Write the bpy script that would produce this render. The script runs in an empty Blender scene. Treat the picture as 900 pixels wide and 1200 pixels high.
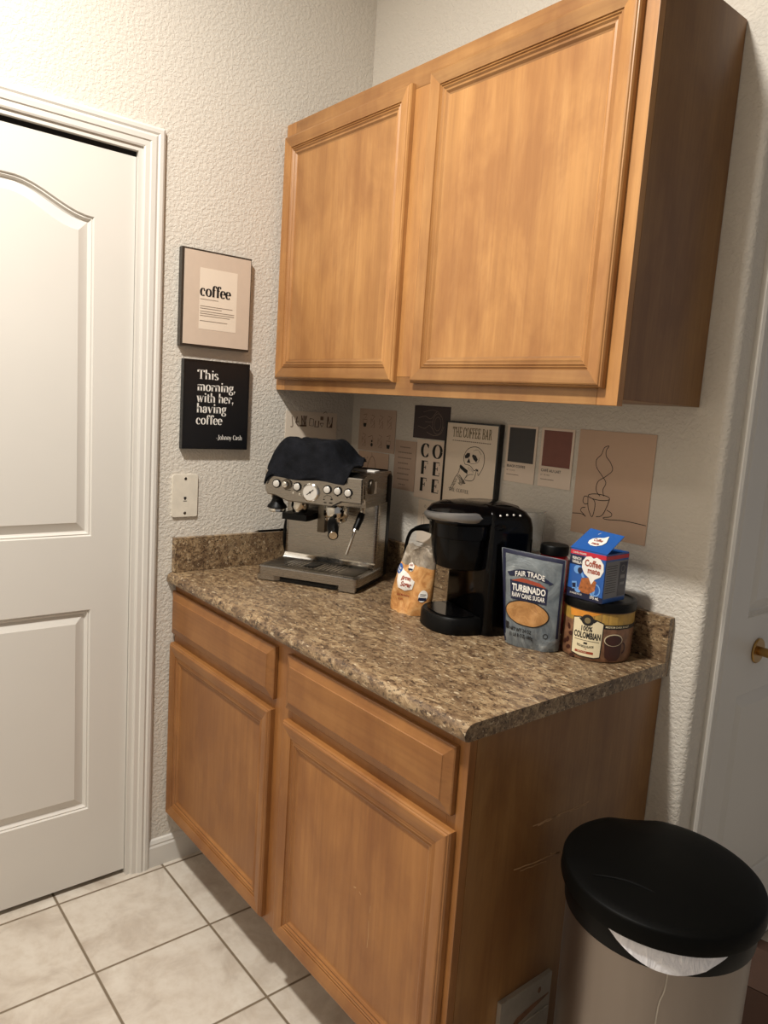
import bpy, bmesh, math, random
from mathutils import Vector, Matrix, noise
random.seed(7)
C = bpy.context.scene.collection
PI = math.pi
def R(d): return math.radians(d)

# ---------------------------------------------------------------- camera, light, exposure
def look(yaw, pitch, roll):
    f = Vector((-math.sin(yaw)*math.cos(pitch), math.cos(yaw)*math.cos(pitch), math.sin(pitch)))
    r = f.cross(Vector((0, 0, 1))).normalized(); u = r.cross(f)
    r2 = r*math.cos(roll)+u*math.sin(roll); u2 = -r*math.sin(roll)+u*math.cos(roll)
    return r2, u2, f
cd = bpy.data.cameras.new('camera'); cam = bpy.data.objects.new('camera', cd); C.objects.link(cam)
r_, u_, f_ = look(0.87517, -0.14119, 0.06645)
cam.matrix_world = Matrix(((r_.x, u_.x, -f_.x, 2.00733), (r_.y, u_.y, -f_.y, -1.51185), (r_.z, u_.z, -f_.z, 1.42856), (0, 0, 0, 1)))
cd.sensor_fit = 'HORIZONTAL'; cd.sensor_width = 36; cd.lens = 36*870.93/900; cd.clip_start = .02
bpy.context.scene.camera = cam
wd = bpy.data.worlds.new('room_daylight'); bpy.context.scene.world = wd; wd.use_nodes = True
bgn = wd.node_tree.nodes['Background']; bgn.inputs[0].default_value = (1.0, .96, .95, 1); bgn.inputs[1].default_value = 0.245
ld = bpy.data.lights.new('ceiling_lamp', 'AREA'); ld.energy = 64; ld.color = (1.0, .965, .905); ld.shape = 'DISK'; ld.size = .17
lo = bpy.data.objects.new('ceiling_lamp', ld); lo.location = (.93, -1.48, 2.90); C.objects.link(lo)
l2 = bpy.data.lights.new('added_fill_light', 'AREA'); l2.energy = 15; l2.color = (1.0, .90, .78); l2.shape = 'DISK'; l2.size = .5  # unseen fill light, added to brighten the back wall and upper doors
lo2 = bpy.data.objects.new('added_fill_light', l2); lo2.location = (.9, -2.9, 2.90); C.objects.link(lo2)
vs = bpy.context.scene.view_settings
vs.view_transform = 'Standard'; vs.look = 'None'; vs.gamma = 1; vs.exposure = 0.0; vs.use_curve_mapping = False

# ---------------------------------------------------------------- materials
def srgb(r, g, b):
    def c(v):
        v /= 255
        return v/12.92 if v <= .04045 else ((v+.055)/1.055)**2.4
    return (c(r), c(g), c(b), 1)
class N:
    def __init__(s, name, rough=.5, metal=0, col=None, spec=.5):
        s.m = bpy.data.materials.new(name); s.m.use_nodes = True; s.t = s.m.node_tree; s.n = s.t.nodes; s.l = s.t.links
        s.b = s.n['Principled BSDF']; s.b.inputs['Roughness'].default_value = rough; s.b.inputs['Metallic'].default_value = metal
        s.b.inputs['Specular IOR Level'].default_value = spec
        if col: s.b.inputs['Base Color'].default_value = col
    def add(s, t, **k):
        n = s.n.new(t)
        for a, v in k.items(): setattr(n, a, v)
        return n
    def coord(s, scale=(1, 1, 1), loc=(0, 0, 0), rot=(0, 0, 0), kind='Object'):
        tc = s.add('ShaderNodeTexCoord'); mp = s.add('ShaderNodeMapping')
        mp.inputs['Scale'].default_value = scale; mp.inputs['Location'].default_value = loc; mp.inputs['Rotation'].default_value = rot
        s.l.new(tc.outputs[kind], mp.inputs[0]); return mp.outputs[0]
    def noise(s, v, scale, detail=4, rough=.5, dist=0):
        n = s.add('ShaderNodeTexNoise'); n.inputs['Scale'].default_value = scale; n.inputs['Detail'].default_value = detail
        n.inputs['Roughness'].default_value = rough; n.inputs['Distortion'].default_value = dist; s.l.new(v, n.inputs['Vector']); return n.outputs['Fac']
    def ramp(s, f, stops, interp='LINEAR'):
        n = s.add('ShaderNodeValToRGB'); n.color_ramp.interpolation = interp; e = n.color_ramp.elements
        while len(e) < len(stops): e.new(.5)
        for x, (p, c) in zip(e, stops): x.position = p; x.color = c
        s.l.new(f, n.inputs[0]); return n.outputs[0]
    def mix(s, f, a, b, mode='MIX'):
        n = s.add('ShaderNodeMix', data_type='RGBA', blend_type=mode)
        for i, v in ((0, f), (6, a), (7, b)):
            if hasattr(v, 'is_linked'): s.l.new(v, n.inputs[i])
            else: n.inputs[i].default_value = v
        return n.outputs[2]
    def math(s, op, a, b=0):
        n = s.add('ShaderNodeMath', operation=op)
        for i, v in ((0, a), (1, b)):
            if hasattr(v, 'is_linked'): s.l.new(v, n.inputs[i])
            else: n.inputs[i].default_value = v
        return n.outputs[0]
    def color(s, c): s.l.new(c, s.b.inputs['Base Color']); return s
    def bump(s, h, strength=.3, dist=.002):
        n = s.add('ShaderNodeBump'); n.inputs['Strength'].default_value = strength; n.inputs['Distance'].default_value = dist
        s.l.new(h, n.inputs['Height']); s.l.new(n.outputs[0], s.b.inputs['Normal']); return s
    def rough(s, f): s.l.new(f, s.b.inputs['Roughness']); return s
G1 = lambda v: (v, v, v, 1)

def plain(name, col, rough=.5, metal=0, spec=.5, var=.06, scale=40):
    n = N(name, rough, metal, None, spec); v = n.coord()
    d = tuple(c*(1-var) for c in col[:3])+(1,); e = tuple(min(1, c*(1+var)) for c in col[:3])+(1,)
    n.color(n.ramp(n.noise(v, scale, 3), [(.3, d), (.7, e)])); return n.m
def wall_mat(name, col, stretch):
    n = N(name, .62, spec=.3); v = n.coord(stretch)
    a = n.noise(v, 100, 2.5, .5, .5); b = n.noise(v, 200, 2, .5)
    h = n.math('ADD', n.ramp(a, [(.42, G1(0)), (.58, G1(1))]), n.math('MULTIPLY', b, .25))
    n.bump(h, .42, .0022)
    n.color(n.ramp(n.noise(v, 1.5, 3), [(.3, tuple(c*.97 for c in col[:3])+(1,)), (.7, col)])); return n.m
def wood(name, horiz=False, dark=1.0, tint=(1, 1, 1)):
    n = N(name, .36, spec=.45)
    st = (1.5, 26, 26) if horiz else (26, 26, 1.5)
    st2 = (5, 150, 150) if horiz else (150, 150, 5)
    oi = n.add('ShaderNodeObjectInfo'); v = n.coord(st); v2 = n.coord(st2); vb = n.coord((1, 1, 1))
    add = n.add('ShaderNodeVectorMath', operation='ADD'); cmb = n.add('ShaderNodeCombineXYZ')
    for i in range(3): n.l.new(n.math('MULTIPLY', oi.outputs['Random'], 37.0), cmb.inputs[i])
    n.l.new(v, add.inputs[0]); n.l.new(cmb.outputs[0], add.inputs[1])
    a = n.noise(add.outputs[0], 1.0, 5, .6, .5); blot = n.noise(n.coord((1, 1, .45)), 8, 5, .62, .35); fine = n.noise(v2, 1.0, 2)
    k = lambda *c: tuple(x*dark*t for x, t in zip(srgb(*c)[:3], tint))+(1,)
    c1 = n.ramp(a, [(.25, k(158, 112, 64)), (.5, k(177, 128, 75)), (.75, k(191, 143, 88))])
    c2 = n.mix(n.math('MULTIPLY', n.ramp(blot, [(.38, G1(0)), (.64, G1(1))]), .62), c1, k(136, 88, 48))
    c3 = n.mix(n.math('MULTIPLY', n.ramp(fine, [(.45, G1(0)), (.72, G1(1))]), .20), c2, k(116, 74, 42))
    hv = n.add('ShaderNodeHueSaturation'); n.l.new(c3, hv.inputs['Color'])
    n.l.new(n.math('ADD', n.math('MULTIPLY', oi.outputs['Random'], .16), .92), hv.inputs['Value'])
    n.color(hv.outputs[0]); n.bump(fine, .05, .0006); return n.m
def granite():
    n = N('speckled_brown_laminate', .30, spec=.45); v = n.coord((.75, 1.35, 1.35))
    big = n.noise(v, 9, 3, .6, 1.0); mid = n.noise(v, 46, 6, .72, .7); sm = n.noise(v, 120, 4, .7, .4); sp = n.noise(v, 84, 4, .64, .5)
    s1 = n.ramp(mid, [(.30, srgb(56, 42, 33)), (.42, srgb(108, 86, 64)), (.52, srgb(146, 121, 90)), (.62, srgb(172, 150, 117)), (.75, srgb(128, 101, 72))])
    s2 = n.mix(n.math('MULTIPLY', n.ramp(big, [(.4, G1(0)), (.62, G1(1))]), .55), s1, srgb(92, 72, 54))
    s3 = n.mix(n.ramp(sm, [(.54, G1(0)), (.60, G1(.85))]), s2, srgb(46, 33, 26))
    s4 = n.mix(n.ramp(sp, [(.60, G1(0)), (.66, G1(.8))]), s3, srgb(198, 180, 150))
    n.color(s4); n.rough(n.ramp(mid, [(.3, G1(.26)), (.7, G1(.42))])); return n.m
def tile_mat(size, ox, oy):
    n = N('beige_floor_tile', .35, spec=.4); v = n.coord((1/size, 1/size, 1), (-ox/size, -oy/size, 0))
    sx = n.add('ShaderNodeSeparateXYZ'); n.l.new(v, sx.inputs[0])
    def edge(o):
        f = n.math('FRACT', n.math('ADD', o, 100.0)); return n.math('MINIMUM', f, n.math('SUBTRACT', 1.0, f))
    d = n.math('MINIMUM', edge(sx.outputs[0]), edge(sx.outputs[1]))
    g = n.ramp(d, [(.008, G1(1)), (.013, G1(0))])
    fl = n.add('ShaderNodeVectorMath', operation='FLOOR'); n.l.new(v, fl.inputs[0])
    wn = n.add('ShaderNodeTexWhiteNoise', noise_dimensions='2D'); n.l.new(fl.outputs[0], wn.inputs['Vector'])
    off = n.add('ShaderNodeVectorMath', operation='MULTIPLY_ADD'); n.l.new(wn.outputs['Color'], off.inputs[0]); off.inputs[1].default_value = (9, 9, 9); n.l.new(v, off.inputs[2])
    a = n.noise(off.outputs[0], 2.2, 6, .62, .6); b = n.noise(off.outputs[0], 12, 4, .6)
    c = n.ramp(a, [(.3, srgb(176, 164, 150)), (.5, srgb(202, 193, 180)), (.7, srgb(212, 205, 193))])
    c = n.mix(n.math('MULTIPLY', n.ramp(b, [(.45, G1(0)), (.7, G1(1))]), .4), c, srgb(182, 168, 150))
    n.color(n.mix(g, c, srgb(120, 106, 88)))
    n.bump(n.math('SUBTRACT', n.math('MULTIPLY', b, .12), n.ramp(d, [(.004, G1(1)), (.018, G1(0))])), .6, .0016)
    return n.m
def steel(name, col, rough, axis=(2, 2, 260), var=.06):
    n = N(name, rough, 1.0, None); v = n.coord(axis); a = n.noise(v, 1.0, 3, .6)
    n.color(n.ramp(a, [(.3, tuple(c*(1-var) for c in col[:3])+(1,)), (.7, col)]))
    n.rough(n.ramp(a, [(.3, G1(rough*.92)), (.7, G1(rough*1.1))])); return n.m
M = {}
M['wall_l'] = wall_mat('cream_textured_wall', srgb(212, 205, 193), (1, 1.0, 1.15))
M['white'] = plain('white_trim_paint', srgb(214, 210, 202), .38, 0, .4, .015, 3)
M['ceil'] = wall_mat('ceiling_paint', srgb(225, 220, 210), (1, 1, 1))
M['tile'] = tile_mat(.3059, .0281, -.9424)
M['woodv'] = wood('maple_wood_vertical_grain'); M['woodh'] = wood('maple_wood_horizontal_grain', True, .77)  # woodh, like baseh, is darkened to paint in its duller sheen
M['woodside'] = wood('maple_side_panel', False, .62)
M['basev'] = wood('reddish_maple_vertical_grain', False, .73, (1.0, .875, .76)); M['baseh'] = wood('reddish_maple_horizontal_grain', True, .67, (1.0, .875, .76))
M['granite'] = granite()
M['scratch'] = plain('pale_scratched_wood', srgb(176, 138, 98), .7)
M['steel'] = steel('brushed_stainless_steel', srgb(168, 163, 156), .27, (6, 6, 900))
M['steelv'] = steel('brushed_steel_can', srgb(150, 141, 134), .36, (14, 14, 1.5), .14)
M['chrome'] = steel('polished_chrome', srgb(215, 212, 205), .12, (8, 8, 8))
M['darksteel'] = steel('dark_drip_tray_metal', srgb(105, 98, 88), .35, (4, 160, 4))
M['silver'] = plain('silver_painted_plastic', srgb(128, 126, 124), .3, .6)
M['dialface'] = plain('pale_silver_dial', srgb(205, 200, 192), .25, .2)
M['black'] = plain('glossy_black_plastic', srgb(5, 5, 6), .12, 0, .2)
M['blackm'] = plain('matte_black_plastic', srgb(7, 7, 7), .42, 0, .16)
M['lid'] = plain('black_bin_lid_plastic', srgb(6, 6, 5), .5, 0, .08)
M['rubber'] = plain('black_rubber', srgb(12, 12, 12), .7)
M['gap'] = plain('dark_recess', srgb(10, 9, 8), .9)
M['plate'] = plain('beige_wall_plate', srgb(222, 214, 198), .35)
M['cream'] = plain('cream_print_paper', srgb(222, 207, 188), .6, var=.01)
M['card'] = plain('pale_card_paper', srgb(226, 208, 190), .6, var=.01)
M['mount'] = plain('beige_mount_board', srgb(202, 184, 166), .55, var=.02)
M['paperwhite'] = plain('ivory_paper', srgb(224, 210, 192), .6, var=.01)
M['ink'] = plain('black_ink', srgb(22, 20, 20), .6)
M['greyink'] = plain('grey_ink', srgb(130, 114, 100), .7)
M['softink'] = plain('brown_grey_ink', srgb(120, 98, 82), .7)
M['whiteink'] = plain('white_ink', srgb(232, 228, 220), .5)
M['frameblack'] = plain('black_picture_frame', srgb(18, 18, 19), .3)
M['brownframe'] = plain('dark_brown_picture_frame', srgb(52, 45, 38), .4)
M['signblack'] = plain('black_sign_face', srgb(20, 20, 22), .35)
M['darkcard'] = plain('dark_plum_card', srgb(58, 46, 46), .6)
M['charcoal'] = plain('charcoal_swatch', srgb(58, 56, 56), .6)
M['terracotta'] = plain('reddish_brown_swatch', srgb(124, 74, 62), .6)
M['tan'] = plain('tan_print_paper', srgb(196, 166, 142), .6, var=.015)
M['pink'] = plain('dusty_beige_paper', srgb(190, 164, 144), .6, var=.02)
M['gold'] = plain('muted_gold_ink', srgb(122, 108, 76), .6)
M['blue'] = plain('glossy_blue_carton', srgb(38, 88, 160), .3)
M['navy'] = plain('navy_print', srgb(22, 28, 56), .35)
M['red'] = plain('red_print', srgb(190, 40, 58), .3)
M['coffee'] = plain('coffee_brown_print', srgb(158, 92, 48), .4, var=.35, scale=160)
M['greyprint'] = plain('grey_print', srgb(120, 120, 124), .5)
M['lightblue'] = plain('light_blue_print', srgb(108, 156, 214), .35)
M['boxin'] = plain('carton_inside', srgb(70, 60, 54), .8)
M['creamlabel'] = plain('cream_can_label', srgb(226, 212, 176), .4, var=.02)
M['canbrown'] = plain('brown_photo_print', srgb(124, 88, 64), .35, var=.4, scale=55)
M['canyellow'] = plain('yellow_print_band', srgb(176, 140, 66), .35, var=.18, scale=60)
M['orange'] = plain('orange_print', srgb(214, 140, 52), .35, var=.1)
M['mugbrown'] = plain('dark_brown_mug_print', srgb(64, 34, 26), .35)
M['rust'] = plain('rust_print', srgb(150, 62, 40), .4)
M['canred'] = plain('red_plastic', srgb(186, 26, 40), .25)
M['cardboard'] = plain('brown_cardboard', srgb(72, 48, 34), .85)
M['brass'] = plain('aged_brass', srgb(176, 140, 84), .3, 1)
M['vent'] = plain('satin_grey_metal', srgb(176, 168, 156), .42, .5)
def foil():
    n = N('grey_foil_pouch', .32, .35); v = n.coord((9, 9, 7)); a = n.noise(v, 1.6, 5, .6, 2.2)
    n.color(n.ramp(a, [(.35, srgb(98, 106, 112)), (.55, srgb(132, 140, 144)), (.72, srgb(176, 182, 184))])); n.bump(a, .5, .006); return n.m
M['foil'] = foil()
def sugar(name, c1, c2, c3):
    n = N(name, .33); v = n.coord(); a = n.noise(v, 30, 5, .65, 1.4); n.color(n.ramp(a, [(.32, c1), (.5, c2), (.72, c3)])); n.bump(a, .45, .004); return n.m
M['sugarbag'] = sugar('brown_sugar_film', srgb(168, 110, 58), srgb(200, 146, 88), srgb(222, 178, 124))
M['sugarwin'] = sugar('raw_sugar_grains', srgb(150, 104, 58), srgb(176, 128, 76), srgb(190, 146, 94))
M['clearfilm'] = sugar('clear_grey_film', srgb(104, 94, 82), srgb(142, 130, 114), srgb(200, 190, 176))
def cloth():
    n = N('black_terry_cloth', .95, spec=.15); v = n.coord(); a = n.noise(v, 38, 4, .6); b = n.noise(v, 420, 2)
    n.color(n.ramp(a, [(.3, srgb(10, 11, 14)), (.7, srgb(26, 27, 32))])); n.bump(n.math('ADD', a, b), .6, .003); return n.m
M['cloth'] = cloth()
def bagmat():
    n = N('white_bin_bag', .4); v = n.coord((30, 30, 14)); a = n.noise(v, 1.5, 4, .6, 1.5)
    n.color(n.ramp(a, [(.3, srgb(206, 206, 214)), (.7, srgb(240, 240, 244))])); n.bump(a, .6, .006); return n.m
M['bag'] = bagmat()
def clear():
    n = N('clear_plastic', .08); n.b.inputs['Base Color'].default_value = (.92, .92, .9, 1); n.b.inputs['Transmission Weight'].default_value = .9; n.b.inputs['IOR'].default_value = 1.15; return n.m
M['clear'] = clear()

# ---------------------------------------------------------------- mesh helpers
def obj(name, bm, mat, parent=None, smooth=35, **props):
    me = bpy.data.meshes.new(name); bmesh.ops.recalc_face_normals(bm, faces=bm.faces[:]) if bm.faces else None
    bm.to_mesh(me); bm.free()
    if smooth:
        me.polygons.foreach_set('use_smooth', [True]*len(me.polygons)); me.set_sharp_from_angle(angle=R(smooth))
    o = bpy.data.objects.new(name, me); C.objects.link(o); me.materials.append(M[mat] if isinstance(mat, str) else mat)
    if parent: o.parent = parent
    for k, v in props.items(): o[k] = v
    return o
def tag(o, label, cat, group=None):
    o['label'] = label; o['category'] = cat
    if group: o['group'] = group
    return o
def thing(name, label, cat, loc=(0, 0, 0), rz=0, group=None):
    o = bpy.data.objects.new(name, None); C.objects.link(o); o.location = loc; o.rotation_euler = (0, 0, rz); o.empty_display_size = .05
    return tag(o, label, cat, group)
def struct(o): o['kind'] = 'structure'; return o
def new(): return bmesh.new()
def box(bm, x0, x1, y0, y1, z0, z1, bev=0, seg=2):
    vs = [bm.verts.new((x, y, z)) for x in (x0, x1) for y in (y0, y1) for z in (z0, z1)]
    fs = [bm.faces.new([vs[i] for i in q]) for q in ((0, 1, 3, 2), (4, 6, 7, 5), (0, 4, 5, 1), (2, 3, 7, 6), (0, 2, 6, 4), (1, 5, 7, 3))]
    if bev:
        es = list({e for f in fs for e in f.edges}); bmesh.ops.bevel(bm, geom=es, offset=bev, segments=seg, affect='EDGES', profile=.6)
    return bm
def bx(*a, **k): return box(new(), *a, **k)
def loft(bm, rings, cap0=True, cap1=True, closed=True):
    R_ = [[bm.verts.new(p) for p in r] for r in rings]; n = len(rings[0])
    for a, b in zip(R_, R_[1:]):
        for i in range(n if closed else n-1):
            j = (i+1) % n; bm.faces.new((a[i], a[j], b[j], b[i]))
    if cap0: bm.faces.new(R_[0][::-1])
    if cap1: bm.faces.new(R_[-1])
    return bm
def circ(cx, cy, z, r, n=48): return [(cx+r*math.cos(2*PI*i/n), cy+r*math.sin(2*PI*i/n), z) for i in range(n)]
def lathe(prof, n=48, cx=0, cy=0, cap0=True, cap1=True, bm=None):
    return loft(bm or new(), [circ(cx, cy, z, max(r, 1e-4), n) for r, z in prof], cap0, cap1)
def xf(bm, m, verts=None): bmesh.ops.transform(bm, matrix=m, verts=verts or bm.verts[:]); return bm
def rod(bm, a, b, r0, r1=None, n=20, bevel=0):
    a = Vector(a); b = Vector(b); d = (b-a); L = d.length; r1 = r0 if r1 is None else r1
    q = d.to_track_quat('Z', 'Y').to_matrix().to_4x4(); t = Matrix.Translation(a) @ q
    pr = [(r0, 0), (r1, L)] if not bevel else [(r0-bevel, 0), (r0, bevel), (r1, L-bevel), (r1-bevel, L)]
    rings = [[tuple(t @ Vector(p)) for p in circ(0, 0, z, r, n)] for r, z in pr]
    return loft(bm, rings)
def smooth_path(pts, k=8):
    P = [Vector(p) for p in pts]; out = []
    for i in range(len(P)-1):
        p0 = P[max(i-1, 0)]; p1 = P[i]; p2 = P[i+1]; p3 = P[min(i+2, len(P)-1)]
        for s in range(k):
            t = s/k; out.append(.5*((2*p1)+(p2-p0)*t+(2*p0-5*p1+4*p2-p3)*t*t+(3*p1-p0-3*p2+p3)*t**3))
    return out+[P[-1]]
def tube(bm, pts, rad, n=12, k=8):
    P = smooth_path(pts, k) if k else [Vector(p) for p in pts]; m = len(P)
    rr = rad if callable(rad) else (lambda t: rad); rings = []; ref = Vector((.13, .21, .97))
    for i, p in enumerate(P):
        d = (P[min(i+1, m-1)]-P[max(i-1, 0)]).normalized(); a = d.cross(ref).normalized(); b = d.cross(a); r = rr(i/(m-1))
        rings.append([tuple(p+a*r*math.cos(2*PI*j/n)+b*r*math.sin(2*PI*j/n)) for j in range(n)])
    return loft(bm, rings)
def prism(bm, poly, z0, z1, mp=lambda x, y, z: (x, y, z)):
    return loft(bm, [[mp(x, y, z0) for x, y in poly], [mp(x, y, z1) for x, y in poly]])
def rrect(x0, x1, y0, y1, r, n=6):
    o = []
    for cx, cy, a in ((x1-r, y0+r, -90), (x1-r, y1-r, 0), (x0+r, y1-r, 90), (x0+r, y0+r, 180)):
        for i in range(n+1): t = R(a+90*i/n); o.append((cx+r*math.cos(t), cy+r*math.sin(t)))
    return o
def bevel_all(bm, off, seg=2, ang=30):
    es = [e for e in bm.edges if len(e.link_faces) == 2 and e.calc_face_angle(0) > R(ang)]
    bmesh.ops.bevel(bm, geom=es, offset=off, segments=seg, affect='EDGES'); return bm
def inset(poly, d):
    n = len(poly); out = []
    for i in range(n):
        p0, p1, p2 = Vector(poly[i-1]), Vector(poly[i]), Vector(poly[(i+1) % n])
        a = (p1-p0).normalized(); b = (p2-p1).normalized(); na = Vector((-a.y, a.x)); nb = Vector((-b.y, b.x)); m = (na+nb)
        out.append(tuple(p1+m*(d/max(.2, (1+na.dot(nb))))))
    return out

# ---------------------------------------------------------------- flat artwork: shapes drawn in a local 2D sheet, mapped onto a surface
class Art:
    def __init__(s, mp, sub=0): s.bm = new(); s.mp = mp; s.sub = sub
    def poly(s, pts):
        vs = [s.bm.verts.new((x, y, 0)) for x, y in pts]; s.bm.faces.new(vs); return s
    def line(s, pts, w, k=0, thin=None):
        P = [Vector(p) for p in pts]
        if k: P = [Vector(q[:2]) for q in smooth_path([(a, b, 0) for a, b in pts], k)]
        n = len(P); L = []; Rr = []
        for i, p in enumerate(P):
            d = (P[min(i+1, n-1)]-P[max(i-1, 0)]); d = d.normalized() if d.length > 1e-9 else Vector((1, 0))
            ww = w if thin is None else thin+(w-thin)*abs(d.y)**1.6
            nn = Vector((-d.y, d.x))*ww/2; L.append(p+nn); Rr.append(p-nn)
        A = [s.bm.verts.new((q.x, q.y, 0)) for q in L]; B = [s.bm.verts.new((q.x, q.y, 0)) for q in Rr]
        for i in range(n-1): s.bm.faces.new((A[i], A[i+1], B[i+1], B[i]))
        return s
    def rect(s, x0, x1, y0, y1): return s.poly([(x0, y0), (x1, y0), (x1, y1), (x0, y1)])
    def disc(s, x, y, rx, ry=None, n=24, rot=0):
        ry = ry or rx; c, q = math.cos(rot), math.sin(rot)
        return s.poly([(x+rx*math.cos(2*PI*i/n)*c-ry*math.sin(2*PI*i/n)*q, y+rx*math.cos(2*PI*i/n)*q+ry*math.sin(2*PI*i/n)*c) for i in range(n)])
    def ring(s, x, y, rx, ry, w, a0=0, a1=360, n=28):
        return s.line([(x+rx*math.cos(R(a0+(a1-a0)*i/n)), y+ry*math.sin(R(a0+(a1-a0)*i/n))) for i in range(n+1)], w)
    def text(s, t, x, y, h, width=None, bold=0, align='L', warp=None):        # plain sans lettering
        cu = bpy.data.curves.new('lettering', 'FONT'); cu.body = t; cu.size = 1; cu.offset = bold; cu.resolution_u = 2
        o = bpy.data.objects.new('lettering', cu); C.objects.link(o)
        dg = bpy.context.evaluated_depsgraph_get(); me = bpy.data.meshes.new_from_object(o.evaluated_get(dg)); bpy.data.objects.remove(o); bpy.data.curves.remove(cu)
        X = [v.co.x for v in me.vertices]
        if not X: return s
        x0, x1 = min(X), max(X); sy = h/.70; sx = sy if width is None else width/(x1-x0); ox = {'L': 0, 'C': -.5, 'R': -1}[align]*(x1-x0)*sx
        vs = []
        for v in me.vertices:
            a, b = x+ox+(v.co.x-x0)*sx, y+v.co.y*sy
            if warp: a, b = warp(a, b)
            vs.append(s.bm.verts.new((a, b, 0)))
        for p in me.polygons:
            try: s.bm.faces.new([vs[i] for i in p.vertices])
            except ValueError: pass
        bpy.data.meshes.remove(me); return s
    def serif(s, t, x, y, h, sx=1.0, thick=.115, thin=.03, track=.03, align='L', width=None):   # fat-stem serif lettering drawn with a pen
        adv = sum(GL[c][0]+track for c in t)
        if width: sx = width/(adv*h)
        cx = x+{'L': 0, 'C': -.5, 'R': -1}[align]*adv*h*sx
        for c in t:
            a, items = GL[c]
            for it in items:
                k = it[0]; q = lambda p: (cx+p[0]*h*sx, y+p[1]*h)
                if k == 'L': s.line([q(p) for p in it[1]], thick*h*min(1, sx*1.1), thin=thin*h)
                elif k == 'N': s.line([q(p) for p in it[1]], thin*h*1.1)
                elif k == 'A':
                    _, ax, ay, rx, ry, a0, a1 = it
                    s.line([q((ax+rx*math.cos(R(a0+(a1-a0)*i/18)), ay+ry*math.sin(R(a0+(a1-a0)*i/18)))) for i in range(19)], thick*h*min(1, sx*1.1), thin=thin*h)
                elif k == 'D': s.disc(*q(it[1:3]), it[3]*h*min(1, sx*1.2), it[3]*h, 10)
            cx += (a+track)*h*sx
        return s
    def done(s, name, mat, parent, **k):
        bmesh.ops.triangulate(s.bm, faces=s.bm.faces[:])
        for _ in range(s.sub):
            es = [e for e in s.bm.edges if e.calc_length() > .006]
            if es: bmesh.ops.subdivide_edges(s.bm, edges=es, cuts=1); bmesh.ops.triangulate(s.bm, faces=s.bm.faces[:])
        for v in s.bm.verts: v.co = s.mp(v.co.x, v.co.y)
        me = bpy.data.meshes.new(name); s.bm.to_mesh(me); s.bm.free(); o = bpy.data.objects.new(name, me); C.objects.link(o)
        me.materials.append(M[mat]); o.parent = parent
        for a, b in k.items(): o[a] = b
        return o
def sf(x, y, w=.09): return ('N', [(x-w, y), (x+w, y)])
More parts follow.
